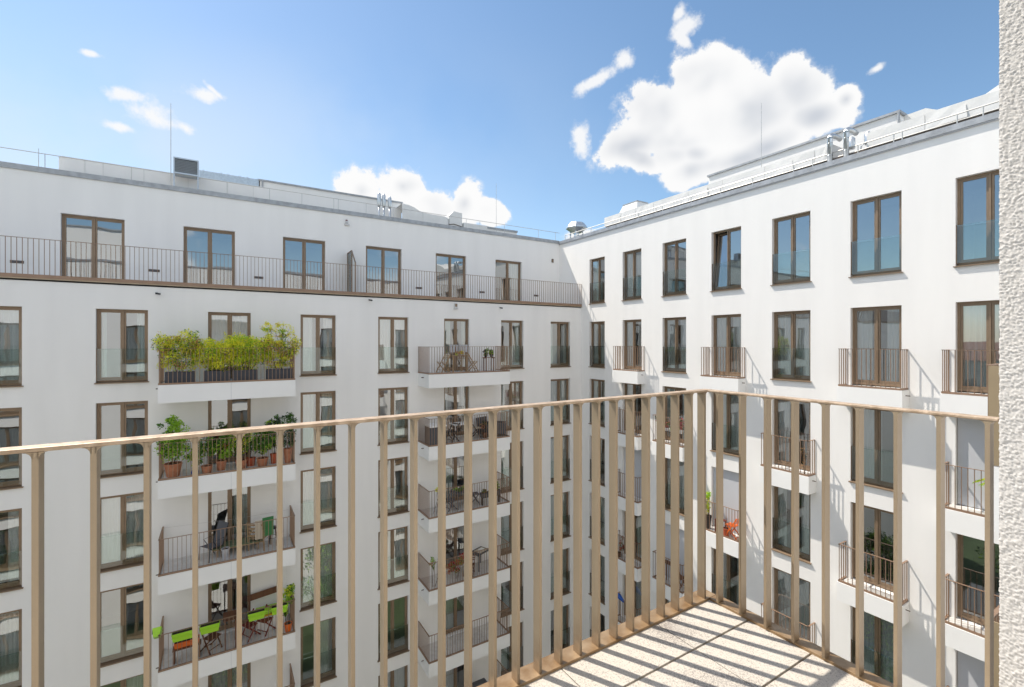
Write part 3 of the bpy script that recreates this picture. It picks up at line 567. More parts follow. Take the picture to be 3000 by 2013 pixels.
blk = thing('roof_block', 'tall white roof block with a dark coping on the right wing', 'roof structure', (DR, 0, 0), rz_r); m_.build('wall', M['plaster'], blk); MB().box(-13.72, 2.93, 7.66, -6.43, 9.05, 7.74).build('coping', M['zinc'], blk); MB().tube([(-6.47, 2.95, 6.0), (-6.47, 2.95, 7.66)], .035, 8).build('drain_pipe', M['zinc'], blk); m_ = MB(); m_.v += [(-6.5, 3.4, 5.36), (-4.6, 3.4, 5.36), (-4.6, 3.4, 6.9), (-5.9, 3.4, 7.68), (-6.5, 3.4, 7.66)]; m_.f += [(0, 1, 2, 3, 4)]; m_.v += [(-6.5, 8, 5.36), (-4.6, 8, 5.36), (-4.6, 8, 6.9), (-5.9, 8, 7.68), (-6.5, 8, 7.66)]; m_.f += [(2, 7, 8, 3), (3, 8, 9, 4), (1, 6, 7, 2)]; m_.mi += [0]*4; m_.build('side_roof', M['sheet'], blk)
t = thing('roof_tent', 'white sheeted roof gable rising at the right end of the roof', 'roof structure', (DR, 0, 0), rz_r); m_ = MB(); m_.v += [(-3.95, .72, 6.44), (-3.0, .72, 6.95), (-1.2, .72, 7.4), (-1.2, .72, 5.4), (-3.95, .72, 5.4), (-3.95, 2.5, 6.44), (-3.0, 2.5, 6.95), (-1.2, 2.5, 7.4)]; m_.f += [(4, 3, 2, 1, 0), (0, 1, 6, 5), (1, 2, 7, 6)]; m_.mi += [0]*3; m_.build('sheet', M['sheet'], t)
# pipes
for i, (y, top, ye, zt2) in enumerate(((7.36, 6.70, 7.05, 6.62), (6.90, 6.72, 6.55, 6.62))):
    t = thing('roof_pipe', ['left one of two bent silver pipes standing on the right parapet', 'right one of two bent silver pipes standing on the right parapet'][i], 'pipe', (DR+.28, y, 5.66), rz_r, group='bent silver pipes'); r_ = .075
    pts = [(0, 0, 0), (0, 0, top-5.66-.22)]+[(0+.0, .0+.14-.14*math.cos(a), top-5.66-.22+.14*math.sin(a)) for a in [math.pi/2*q/5 for q in range(1, 6)]]+[(0.04, .30, top-5.66-.09), (.05, .55, top-5.66-.12)]
    MB().tube(pts, r_, 14).build('pipe', M['galv'], t, smooth=True)
    bm_ = MB()
    for z_ in (.3, .68): bm_.tube([(0, 0, z_-.01), (0, 0, z_+.01)], r_+.006, 14)
    bm_.build('band', M['galv'], t, smooth=True)
    MB().tube([(.1, .75, 0), (.1, .75, .55), (.2, .75, .62)], .02, 8).build('support', M['galv'], t, smooth=True)
    MB().lathe([(.09, .62), (.10, .66), (.10, .95), (.05, 1.02)], 14, (.12, 1.2, .1)).build('cowl', M['galv'], t, smooth=True)
t = thing('roof_fan', 'hexagonal galvanised roof fan at the inner corner of the roofs', 'roof fan', (DR+1.2, 21.05, 5.36)); MB().lathe([(.30, .95), (.62, 1.18), (.62, 1.24), (.42, 1.5), (.36, 1.52), (0, 1.52)], 8).build('housing', M['galv'], t); lm = MB().box(-.03, -.03, 0, .03, .03, .98).mesh('leg', M['galv'])
for (x, y) in ((-.25, -.25), (.25, -.25), (.25, .25), (-.25, .25)): inst('leg', lm, t, (x, y, 0))
MB().tube([(0, 0, .3), (0, 0, .96)], .16, 12).build('duct', M['galv'], t)
t = thing('skylight_hood', 'white truncated pyramid roof hood behind the right parapet', 'roof hood', (DR+2.5, 17.75, 5.36)); m_ = MB(); m_.v += [(-.7, -.75, 1.2), (.7, -.75, 1.2), (.7, .75, 1.2), (-.7, .75, 1.2), (-.4, -.5, 1.95), (.4, -.5, 1.95), (.4, .5, 1.95), (-.4, .5, 1.95)]; m_.f += [(4, 5, 6, 7), (0, 1, 5, 4), (1, 2, 6, 5), (2, 3, 7, 6), (3, 0, 4, 7), (3, 2, 1, 0)]; m_.mi += [0]*6; m_.build('hood', M['sheet'], t); MB().box(-.42, -.52, 1.951, .42, .52, 2.0).build('lid', M['zinc'], t); MB().box(-.72, -.77, 0, .72, .77, 1.198).build('base', M['sheet'], t)

# ================================================================== OUR OWN WING (behind the camera) + the balcony we stand on
NS = 1.08; FY = .43*NS; PX = 2.03*NS
own = thing('near_wing_building', 'rough white stucco wing at the right edge with the neighbouring bronze clad balconies', 'building', (0, FY, 0), math.pi)
ops = []
for k in range(0, ROWS+1):
    for c in range(-6, 10):
        xc = -1.2+2.94*c; z = sillz(k)
        if -2.4 < xc < 3.8 and k == 1: continue
        ops.append((xc-.63, xc+.63, z, z+2.33))
LOG = (-PX, 3.0, FLOOR1-.10, 1.45)                 # loggia opening, local x = -world x
ops.append(LOG)
ops = [o for o in ops if o is LOG or not (o[0] < LOG[1] and o[1] > LOG[0] and o[2] < LOG[3] and o[3] > LOG[2])]
wl = MB(); facade(wl, -DR, 28, GROUND, 5.5, [o for o in ops]); wl.build('wall', M['plaster'], own)
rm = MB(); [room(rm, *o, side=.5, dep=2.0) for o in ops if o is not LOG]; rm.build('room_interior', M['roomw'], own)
for i, o in enumerate(ops):
    if o is LOG: continue
    window(own, (o[0]+o[1])/2, o[2], o[1]-o[0], 2.33, style=None, seed=900+i, guard=(i % 3 == 0))
MB().box(-DR, -.05, 5.5, 28, .4, 5.66).build('parapet_flashing', M['zinc'], own); MB().box(-DR, .4, 5.3, 28, 12, 5.36).build('roof', M['roof'], own)
MB().box(3.2, 1.9, 5.36, 9.5, 8, 8.1).build('penthouse', M['plaster'], own); MB().box(3.1, 1.8, 8.1, 9.6, 8.1, 8.2).build('penthouse_coping', M['zinc'], own)
# loggia recess
lo = MB(); a, b, c, d = LOG
lo.quad((a, .3, c), (b, .3, c), (b, 1.9, c), (a, 1.9, c)); lo.quad((a, .3, d), (a, 1.9, d), (b, 1.9, d), (b, .3, d)); lo.quad((b, .3, c), (b, .3, d), (b, 1.9, d), (b, 1.9, c)); lo.quad((a, 1.9, c), (b, 1.9, c), (b, 1.9, d), (a, 1.9, d)); lo.quad((a, .3, c), (a, 1.9, c), (a, 1.9, d), (a, .3, d)); lo.build('loggia_wall', M['plaster'], own)
# rough stucco pier at the right
sm = bpy.data.materials.new('coarse_stucco'); sm.use_nodes = True; nt = sm.node_tree; b_ = nt.nodes['Principled BSDF']; b_.inputs['Roughness'].default_value = .95; b_.inputs['Base Color'].default_value = (.68, .66, .63, 1)
n_ = nt.nodes.new('ShaderNodeTexNoise'); n_.inputs['Scale'].default_value = 420; n_.inputs['Detail'].default_value = 3; bp = nt.nodes.new('ShaderNodeBump'); bp.inputs['Strength'].default_value = .25; bp.inputs['Distance'].default_value = .002
tc = nt.nodes.new('ShaderNodeTexCoord'); nt.links.new(tc.outputs['Object'], n_.inputs[0]); nt.links.new(n_.outputs[0], bp.inputs['Height']); nt.links.new(bp.outputs[0], b_.inputs['Normal'])
def stucco():
    y0, y1, z0, z1 = .20, FY, -1.5, 1.45; dy, dz = .0024, .0028; ny, nz = int((y1-y0)/dy), int((z1-z0)/dz)
    Y = np.linspace(y0, y1, ny+1); Z = np.linspace(z0, z1, nz+1); vs = []; N_ = mnoise.noise; V_ = mnoise.voronoi
    rnd2 = np.random.RandomState(4)
    def val(rows, cols, s1, s2):           # smooth random field by bilinear value noise
        g_ = rnd2.rand(int(rows/s1)+4, int(cols/s2)+4); i = np.arange(rows)/s1; j = np.arange(cols)/s2; i0 = i.astype(int); j0 = j.astype(int); fi = i-i0; fj = j-j0; fi = fi*fi*(3-2*fi); fj = fj*fj*(3-2*fj)
        A = g_[np.ix_(i0, j0)]*(1-fi)[:, None]+g_[np.ix_(i0+1, j0)]*fi[:, None]; B = g_[np.ix_(i0, j0+1)]*(1-fi)[:, None]+g_[np.ix_(i0+1, j0+1)]*fi[:, None]
        return A*(1-fj)[None]+B*fj[None]
    n, m_ = nz+1, ny+1
    h = .55*val(n, m_, 1.35, 1.7)+.40*val(n, m_, 1.05, 1.1)+.22*val(n, m_, 3.0, 3.2)
    h = np.clip((h-.40)*1.7, 0, 1)*.0040
    for i in range(n):
        for j in range(m_): vs.append((PX-.004-h[i, j]*(1 if j < m_-1 else .2), Y[j]+(h[i, j]*.8 if j >= m_-2 else 0), Z[i]))
    fs = [(i*m_+j, i*m_+j+1, (i+1)*m_+j+1, (i+1)*m_+j) for i in range(nz) for j in range(ny)]
    base = len(vs); w_ = .16        # courtyard face of the pier
    mb = MB(); mb.v = vs; mb.f = fs; mb.mi = [0]*len(fs)
    mb.quad((PX, FY+.002, z0), (PX, FY+.002, z1), (PX+w_, FY+.002, z1), (PX+w_, FY+.002, z0))
    o = mb.build('stucco_pier', sm, None, smooth=True)
    o.parent = own; o.matrix_parent_inverse = Matrix.Identity(4); o.matrix_basis = (Matrix.Translation((0, FY, 0)) @ Matrix.Rotation(math.pi, 4, 'Z')).inverted()
stucco()
# neighbour balconies
def neigh(xa, xb, zr, side=True):
    p = [(-xa*NS, 0), (-xb*NS, 0)]; z = zr-1.16; y1 = -(1.60*NS-FY)
    sb = MB(); sb.box(-xb*NS, y1, z-.75, -xa*NS, -.003, z-.012); b = sb.build('balcony', M['slabw'], own)
    pn = MB(); pn.box(-xa*NS-.02, y1+.03, z, -xa*NS, -.02, zr-.012); pn.build('side_panel', M['panel'], b)
    railing(b, [(-xa*NS-.03, y1+.03), (-xb*NS+.03, y1+.03), (-xb*NS+.03, -.02)], z-.01, False, BAL, height=1.17)
for k in range(0, 5): neigh(7.0, 10.2, -.265-k*2.95)

# the balcony we stand on
fz = -1.27*NS; X1, Y1 = 2.05*NS, 1.456*NS; rt = -.2365*NS
bs = MB(); bs.box(-3.0, FY-1.8, fz-.30, X1+.08, Y1+.08, fz-.045); tag(bs.build('balcony_floor', M['slabw']), kind='structure')
bf = bpy.data.objects['balcony_floor']
tm = bpy.data.materials.new('washed_concrete_tile'); tm.use_nodes = True; nt = tm.node_tree; b_ = nt.nodes['Principled BSDF']; b_.inputs['Roughness'].default_value = .8
N = nt.nodes.new; L = nt.links.new; tc = N('ShaderNodeTexCoord').outputs['Object']
gm = N('ShaderNodeNewGeometry').outputs['Position']
n1 = N('ShaderNodeTexNoise'); n1.inputs['Scale'].default_value = 190; n1.inputs['Detail'].default_value = 3; n1.inputs['Roughness'].default_value = .7; L(gm, n1.inputs[0])
n2 = N('ShaderNodeTexNoise'); n2.inputs['Scale'].default_value = 5; n2.inputs['Detail'].default_value = 4; L(gm, n2.inputs[0])
def patch(cx_, cy_, rx, ry):
    mp = N('ShaderNodeMapping'); mp.vector_type = 'TEXTURE'; mp.inputs['Location'].default_value = (cx_, cy_, fz); mp.inputs['Scale'].default_value = (rx, ry, 1); L(gm, mp.inputs[0])
    l = N('ShaderNodeVectorMath'); l.operation = 'LENGTH'; L(mp.outputs[0], l.inputs[0]); r = N('ShaderNodeMapRange'); r.inputs[1].default_value = 1.1; r.inputs[2].default_value = .2; L(l.outputs['Value'], r.inputs[0]); return r.outputs[0]
dirt = N('ShaderNodeMath'); dirt.operation = 'MAXIMUM'; L(patch(1.82, 1.50, .16, .17), dirt.inputs[0]); L(patch(1.60, 1.1, .3, .18), dirt.inputs[1])
th = N('ShaderNodeMath'); th.operation = 'MULTIPLY_ADD'; L(dirt.outputs[0], th.inputs[0]); th.inputs[1].default_value = .13; L(n1.outputs[0], th.inputs[2])
th2 = N('ShaderNodeMath'); th2.operation = 'MULTIPLY_ADD'; L(n2.outputs[0], th2.inputs[0]); th2.inputs[1].default_value = .12; L(th.outputs[0], th2.inputs[2])
mr = N('ShaderNodeMapRange'); mr.inputs[1].default_value = .585; mr.inputs[2].default_value = .70; L(th2.outputs[0], mr.inputs[0])
mx = N('ShaderNodeMix'); mx.data_type = 'RGBA'; mx.inputs[6].default_value = (.56, .515, .45, 1); mx.inputs[7].default_value = (.25, .22, .20, 1); L(mr.outputs[0], mx.inputs[0])
mx2 = N('ShaderNodeMix'); mx2.data_type = 'RGBA'; mx2.inputs[7].default_value = (.60, .57, .51, 1); L(mx.outputs[2], mx2.inputs[6]); r2 = N('ShaderNodeMapRange'); r2.inputs[1].default_value = .5; r2.inputs[2].default_value = .7; r2.inputs[4].default_value = .5; L(n2.outputs[0], r2.inputs[0]); L(r2.outputs[0], mx2.inputs[0])
L(mx2.outputs[2], b_.inputs['Base Color']); bp = N('ShaderNodeBump'); bp.inputs['Strength'].default_value = .4; bp.inputs['Distance'].default_value = .002; L(n1.outputs[0], bp.inputs['Height']); L(bp.outputs[0], b_.inputs['Normal'])
tw_, td_ = .544*NS, .269*NS; y_top = Y1-.004
ys = [y_top, 1.246*NS, .977*NS]; 
while ys[-1] > FY-.5: ys.append(ys[-1]-td_)
xs = [X1-.004, 1.666*NS]
while xs[-1] > -1.0: xs.append(xs[-1]-tw_)
for j in range(len(ys)-1):
    for i in range(len(xs)-1):
        xa, xb, ya, yb = xs[i+1]+.0022, xs[i]-.0022, ys[j+1]+.0045, ys[j]-.0045
        t_ = MB(); t_.box(xa, ya, fz-.04, xb, yb, fz+rnd.uniform(-.0006, .0006)); t_.build('floor_tile', tm, bf, bevel=.0015)
MB().box(-1.5, FY-.6, fz-.044, X1-.004, Y1-.004, fz-.012).build('joint_bed', M['seal'], bf)
# railing
nr = thing('balcony_railing', 'champagne bronze flat bar railing of the balcony in the foreground with weathered handrail', 'railing', (X1, Y1, fz))
def NB(): return MB()
ox, oy, oz = X1, Y1, fz
def nbox(x0, y0, z0, x1, y1, z1, name, m_, bevel=.0012):
    return MB().box(x0-ox, y0-oy, z0-oz, x1-ox, y1-oy, z1-oz).build(name, m_, nr, bevel=bevel)
RX, RYY = 2.03*NS, 1.448*NS       # inner edges of the handrail
dpt = .048
hm = mat('weathered_handrail', (.58, .45, .33), .5, .25, col2=(.36, .26, .17), vscale=26, detail=7, bump=.35, bscale=60)
nbox(-2.4, RYY, rt-.011, RX+dpt, RYY+dpt, rt, 'handrail', hm, .003)
nbox(RX, FY+.004, rt-.011, RX+dpt, RYY-.001, rt, 'handrail', hm, .003)
# bottom channel
nbox(-2.4, RYY-.004, fz-.03, RX+dpt+.02, RYY+dpt+.03, fz+.012, 'base_channel', M['nearrust'])
nbox(RX+.01, FY+.004, fz-.03, RX+dpt+.03, RYY-.006, fz+.012, 'base_channel', M['nearrust'])
th_ = .0125
sm1 = MB(); zb, zt = 0, (rt-.0115)-(fz+.0125)
def slat_mesh(axis):
    m_ = MB(); g_ = .016; n = 4; t2 = th_/2; e = dpt/2-.002
    m_.box(-t2, -e, 0, t2, e, zt) if axis == 'y' else m_.box(-e, -t2, 0, e, t2, zt)
    for s in (-1, 1):                      # welded fillets under the handrail
        for i in range(n):
            a0, a1 = math.pi/2*i/n, math.pi/2*(i+1)/n
            p0 = (s*(t2+g_*(1-math.cos(a0))*1.0), zt-g_*(1-math.sin(a0))) ; p1 = (s*(t2+g_*(1-math.cos(a1))), zt-g_*(1-math.sin(a1)))
            if axis == 'y': m_.quad((p0[0], -e, p0[1]), (p1[0], -e, p1[1]), (p1[0], e, p1[1]), (p0[0], e, p0[1])); m_.quad((p0[0], -e, p0[1]), (s*t2*.5, -e, p0[1]), (s*t2*.5, -e, p1[1]), (p1[0], -e, p1[1]))
            else: m_.quad((-e, p0[0], p0[1]), (-e, p1[0], p1[1]), (e, p1[0], p1[1]), (e, p0[0], p0[1])); m_.quad((-e, p0[0], p0[1]), (-e, s*t2*.5, p0[1]), (-e, s*t2*.5, p1[1]), (-e, p1[0], p1[1]))
    return m_.mesh('slat', M['near'])
sy, sx = slat_mesh('y'), slat_mesh('x')
x = 2.0153*NS
while x > -2.3:
    o = inst('slat', sy, nr, (x-ox, RYY+dpt/2-oy, fz+.0125-oz)); x -= .0987*NS
y = 1.3965*NS
while y > FY+.03:
    inst('slat', sx, nr, (RX+dpt/2-ox, y-oy, fz+.0125-oz)); y -= .1172*NS

# ================================================================== THINGS ON THE BALCONIES
fA = lambda k: floorz(k)+.012
def pot(name, label, x, y, z, r, h, m_, taper=.72, rim=True, group=None, cat='flower pot'):
    t = thing(name, label, cat, (x, y, z), group=group)
    MB().lathe([(r*taper, 0), (r*.96, h*.86), (r*.96, h*.86), (r*1.03, h*.86), (r*1.03, h), (r*.92, h), (r*.90, h*.9)], 18).build('pot', m_, t, smooth=False)
    MB().lathe([(r*.9, h*.88), (0.0, h*.90)], 18).build('soil', M['soil'], t); return t
def trough(name, label, x0, x1, y, z, d, h, m_, taper=.03, tilt=0, group=None, rim=.015, cat='planter'):
    t = thing(name, label, cat, ((x0+x1)/2, y, z), group=group); w = (x1-x0)/2
    m1 = MB(); t_ = taper; v0 = [(-w+t_, -d/2+t_, 0), (w-t_, -d/2+t_, 0), (w-t_, d/2-t_, 0), (-w+t_, d/2-t_, 0)]; v1 = [(-w, -d/2, h), (w, -d/2, h), (w, d/2, h), (-w, d/2, h)]; k = .012; v2 = [(-w+k, -d/2+k, h), (w-k, -d/2+k, h), (w-k, d/2-k, h), (-w+k, d/2-k, h)]; v3 = [(a_, b__, h-.04) for a_, b__, _ in v2]
    m1.v = v0+v1+v2+v3; m1.f = [(3, 2, 1, 0)]+[(i, (i+1) % 4, 4+(i+1) % 4, 4+i) for i in range(4)]+[(4+i, 4+(i+1) % 4, 8+(i+1) % 4, 8+i) for i in range(4)]+[(8+i, 8+(i+1) % 4, 12+(i+1) % 4, 12+i) for i in range(4)]; m1.mi = [0]*len(m1.f)
    m1.build('trough', m_, t, bevel=.004)
    MB().quad((-w+k, -d/2+k, h-.04), (w-k, -d/2+k, h-.04), (w-k, d/2-k, h-.04), (-w+k, d/2-k, h-.04)).build('soil', M['soil'], t)
    rm_ = MB()
    for zz in (h-.03, h*.55): rm_.box(-w-.006, -d/2-.008, zz, w+.006, -d/2+.002, zz+.012)
    if rim: rm_.build('rim', m_, t)
    return t
# --- uppermost wide balcony on the left: four anthracite planters with shrubs, sunlight put into their yellow leaf colour
z = fA(1)
lab = ['at the left end of the uppermost wide balcony', 'second from left on the uppermost wide balcony', 'third from left on the uppermost wide balcony', 'at the right end of the uppermost wide balcony']
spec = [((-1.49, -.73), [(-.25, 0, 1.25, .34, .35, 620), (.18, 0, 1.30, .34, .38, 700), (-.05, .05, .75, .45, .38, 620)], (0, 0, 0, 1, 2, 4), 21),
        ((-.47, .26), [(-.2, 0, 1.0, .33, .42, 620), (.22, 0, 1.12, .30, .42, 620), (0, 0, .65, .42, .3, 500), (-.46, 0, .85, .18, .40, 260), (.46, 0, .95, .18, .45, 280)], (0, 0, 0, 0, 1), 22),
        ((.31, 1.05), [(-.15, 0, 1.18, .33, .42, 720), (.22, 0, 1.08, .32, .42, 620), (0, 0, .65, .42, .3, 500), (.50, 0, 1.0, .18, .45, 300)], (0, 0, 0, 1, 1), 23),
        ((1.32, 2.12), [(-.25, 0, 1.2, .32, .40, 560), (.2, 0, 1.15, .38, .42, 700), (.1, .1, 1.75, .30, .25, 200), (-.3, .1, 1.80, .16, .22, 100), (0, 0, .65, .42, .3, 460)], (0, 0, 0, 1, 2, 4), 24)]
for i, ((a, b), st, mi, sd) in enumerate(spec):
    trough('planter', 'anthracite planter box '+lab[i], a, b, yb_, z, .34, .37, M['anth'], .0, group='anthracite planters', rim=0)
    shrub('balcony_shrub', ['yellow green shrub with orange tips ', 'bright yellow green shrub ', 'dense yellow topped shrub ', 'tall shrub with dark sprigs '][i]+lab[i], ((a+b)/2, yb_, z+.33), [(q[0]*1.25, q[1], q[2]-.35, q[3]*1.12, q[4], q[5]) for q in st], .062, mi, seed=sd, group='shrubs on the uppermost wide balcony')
# --- second balcony: terracotta pots
z = fA(2)
pots = [(-1.30, 18.30, .24, .42, 'terra', 'large terracotta pot at the left end of the potted plant balcony'), (-.40, 18.15, .16, .25, 'terra', 'pale terracotta pot third from the left behind the railing of the potted plant balcony'), (0.0, 18.35, .16, .32, 'terra', 'tapered terracotta pot left of the orange one on the potted plant balcony'),
        (.57, 18.20, .18, .30, 'terra', 'wide terracotta pot in the middle of the potted plant balcony'), (.86, 18.45, .15, .28, 'terra2', 'bright orange red pot on the potted plant balcony'), (1.20, 18.22, .18, .28, 'terra', 'pale terracotta bowl right of the orange red pot'), (1.58, 18.4, .13, .34, 'terra2', 'dark red pot next to the tall pale pot'), (2.0, 18.25, .14, .50, 'terra', 'tall pale terracotta pot at the right end of the potted plant balcony')]
for i, (x, y, r, h, mm, l) in enumerate(pots): pot('flower_pot', l, x, y, z, r, h, M[mm], group='pots on the potted plant balcony')
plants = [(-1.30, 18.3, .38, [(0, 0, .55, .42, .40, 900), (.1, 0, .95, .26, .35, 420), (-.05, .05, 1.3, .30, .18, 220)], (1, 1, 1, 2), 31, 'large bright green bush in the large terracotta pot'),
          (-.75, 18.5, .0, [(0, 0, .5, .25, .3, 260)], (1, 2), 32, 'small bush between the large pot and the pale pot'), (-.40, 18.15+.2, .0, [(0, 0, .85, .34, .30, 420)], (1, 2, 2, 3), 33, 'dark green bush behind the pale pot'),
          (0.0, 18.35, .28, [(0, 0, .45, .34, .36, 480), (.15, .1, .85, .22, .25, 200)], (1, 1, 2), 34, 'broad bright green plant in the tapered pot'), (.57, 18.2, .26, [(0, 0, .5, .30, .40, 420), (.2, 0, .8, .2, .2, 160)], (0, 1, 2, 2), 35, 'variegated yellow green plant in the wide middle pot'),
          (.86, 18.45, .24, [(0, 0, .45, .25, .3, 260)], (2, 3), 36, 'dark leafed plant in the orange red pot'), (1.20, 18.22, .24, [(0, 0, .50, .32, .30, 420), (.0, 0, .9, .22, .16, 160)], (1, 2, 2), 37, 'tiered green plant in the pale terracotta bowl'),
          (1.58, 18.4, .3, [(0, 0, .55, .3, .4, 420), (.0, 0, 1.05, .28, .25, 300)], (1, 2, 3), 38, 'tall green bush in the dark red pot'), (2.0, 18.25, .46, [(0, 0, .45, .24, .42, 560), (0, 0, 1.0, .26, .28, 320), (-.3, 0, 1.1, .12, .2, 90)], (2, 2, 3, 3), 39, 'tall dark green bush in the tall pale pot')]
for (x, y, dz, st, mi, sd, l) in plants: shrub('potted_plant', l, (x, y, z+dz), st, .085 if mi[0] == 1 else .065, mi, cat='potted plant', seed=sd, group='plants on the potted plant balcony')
t = thing('plastic_bag', 'blue plastic bag lying between the pots', 'bag', (-.72, 18.2, z)); MB().lathe([(.08, 0), (.12, .05), (.09, .14), (.03, .2), (.01, .22)], 9).build('bag', M['blue'], t, smooth=True)
trough('window_box', 'small orange hanging box on the wall side of the potted plant balcony', -.15, .2, 18.6, z+.62, .2, .18, M['orange'], .02)
# furniture builders
def fold_chair(label, x, y, z, rz, m_, seat=None, group=None, h=.86, w=.42):
    t = thing('folding_chair', label, 'chair', (x, y, z), rz, group); seat = seat or m_
    me = {}
    for s in (-1, 1):
        q = MB(); q.bar((s*w/2, -.22, 0), (s*w/2, .26, .80 if h > .8 else h), .022, .04); q.build('leg', m_, t)
        q = MB(); q.bar((s*(w/2-.03), .26, 0), (s*(w/2-.03), -.17, .46), .022, .04); q.build('leg', m_, t)
    q = MB().box(-.02+.0-w/2+.02, -.02, -.01, w/2, .02, .01); slm = MB().box(-w/2+.01, -.022, -.008, w/2-.01, .022, .008).mesh('slat', seat)
    for i in range(6): inst('slat', slm, t, (0, -.19+i*.062, .455))
    for i in range(3):
        o = inst('slat', slm, t, (0, .16+.035*i, .60+.075*i)); o.rotation_euler = (R(60), 0, 0)
    q = MB(); q.bar((-w/2, -.15, .12), (w/2, -.15, .12), .02, .02); q.bar((-w/2, .2, .08), (w/2, .2, .08), .02, .02); q.build('stretcher', m_, t); return t
def slat_table(label, x, y, z, rz, m_, l=.7, w=.45, h=.72, group=None):
    t = thing('folding_table', label, 'table', (x, y, z), rz, group); sm_ = MB().box(-l/2, -.022, 0, l/2, .022, .018).mesh('slat', m_); n = int(w/.055)
    for i in range(n): inst('slat', sm_, t, (0, -w/2+.027+i*w/n, h-.018))
    MB().box(-l/2+.02, -w/2+.01, h-.05, -l/2+.05, w/2-.01, h-.019).box(l/2-.05, -w/2+.01, h-.05, l/2-.02, w/2-.01, h-.019).build('batten', m_, t)
    lm_ = MB().box(-.018, -.018, 0, .018, .018, h-.05).mesh('leg', m_)
    for (a_, b__) in ((-1, -1), (1, -1), (1, 1), (-1, 1)): inst('leg', lm_, t, (a_*(l/2-.06), b__*(w/2-.04), 0))
    return t
# --- third balcony
z = fA(3)
t = thing('sling_chair', 'grey mesh high back chair on the third wide balcony from the top', 'chair', (-.28, 18.55, z), R(-55))
q = MB()
for s in (-1, 1): q.tube([(s*.25, -.25, 0), (s*.25, -.22, .42), (s*.25, .22, .40), (s*.25, .42, 1.08)], .014, 6); q.tube([(s*.25, .28, 0), (s*.25, -.1, .62), (s*.25, .3, .64)], .012, 6)
q.build('frame', M['black'], t); q = MB(); q.quad((-.24, -.22, .43), (.24, -.22, .43), (.24, .22, .41), (-.24, .22, .41)); q.quad((-.24, .22, .41), (.24, .22, .41), (.24, .42, 1.08), (-.24, .42, 1.08)); q.build('sling', M['greyf'], t)
t = thing('sun_lounger', 'long olive lounger lying across the third wide balcony', 'lounger', (.5, 18.75, z), R(0)); q = MB(); q.box(-.75, -.28, .26, .75, .28, .31); q.build('cushion', M['lounge'], t, bevel=.02); q = MB(); q.bar((-.75, -.27, .25), (.75, -.27, .25), .03, .03); q.bar((-.75, .27, .25), (.75, .27, .25), .03, .03); q.build('frame', M['wood'], t); lm_ = MB().box(-.015, -.015, 0, .015, .015, .25).mesh('leg', M['wood'])
for (a_, b__) in ((-.6, -.25), (.6, -.25), (.6, .25), (-.6, .25)): inst('leg', lm_, t, (a_, b__, 0))
t = pot('bucket', 'light grey bucket beside the grey mesh chair', .12, 18.35, z, .12, .32, M['blind'], .7, cat='bucket')
t = thing('deck_chair', 'pale wooden armchair draped with a green towel on the third wide balcony', 'chair', (1.15, 18.6, z), R(150)); q = MB()
for s in (-1, 1): q.bar((s*.26, -.25, 0), (s*.26, -.25, .62), .03, .03); q.bar((s*.26, .25, 0), (s*.26, .34, 1.02), .03, .03); q.bar((s*.26, -.27, .62), (s*.26, .28, .62), .05, .02)
q.build('frame', M['wood'], t); sm_ = MB().box(-.25, -.03, 0, .25, .03, .016).mesh('slat', M['wood'])
for i in range(7): inst('slat', sm_, t, (0, -.22+i*.072, .40))
for i in range(4):
    o = inst('slat', sm_, t, (0, .27+.018*i, .52+.13*i)); o.rotation_euler = (R(80), 0, 0)
t = thing('towel', 'green towel hung over the back of the pale wooden armchair', 'towel', (1.22, 18.22, z)); q = MB(); q.quad((-.02, 0, .5), (.33, .05, .5), (.33, .07, 1.14), (-.02, .02, 1.14)); q.quad((-.02, .02, 1.14), (.33, .07, 1.14), (.33, .12, .62), (-.02, .07, .62)); q.build('cloth', M['towel'], t); t2 = thing('beach_towel', 'striped beige towel beside the green one on the armchair', 'towel', (1.0, 18.2, z)); q = MB(); q.quad((-.02, 0, .45), (.2, .0, .45), (.2, .03, 1.08), (-.02, .03, 1.08)); q.quad((-.02, .03, 1.08), (.2, .03, 1.08), (.2, .1, .6), (-.02, .1, .6)); q.build('cloth', M['beige'], t2)
t = thing('stool', 'small dark metal stool at the right of the third wide balcony', 'stool', (1.56, 18.6, z)); MB().lathe([(.0, .60), (.15, .60), (.15, .64), (.0, .65)], 14).build('seat', M['black'], t, smooth=True)
for a_ in range(4):
    q = MB(); c_, s_2 = math.cos(a_*1.571+.6), math.sin(a_*1.571+.6); q.tube([(c_*.11, s_2*.11, .6), (c_*.18, s_2*.18, 0)], .012, 6); q.build('leg', M['black'], t)
MB().tube([(.17*math.cos(a_*.524), .17*math.sin(a_*.524), .3) for a_ in range(13)], .008, 5).build('ring', M['black'], t)
t = thing('clothes_line', 'thin clothes line strung across the third wide balcony', 'line', (-1.6, 19.1, z+1.10)); MB().tube([(0, 0, 0), (1.0, -.05, -.03), (2.0, -.15, -.06), (3.7, -.25, -.02)], .004, 4).build('cord', M['wire'], t)
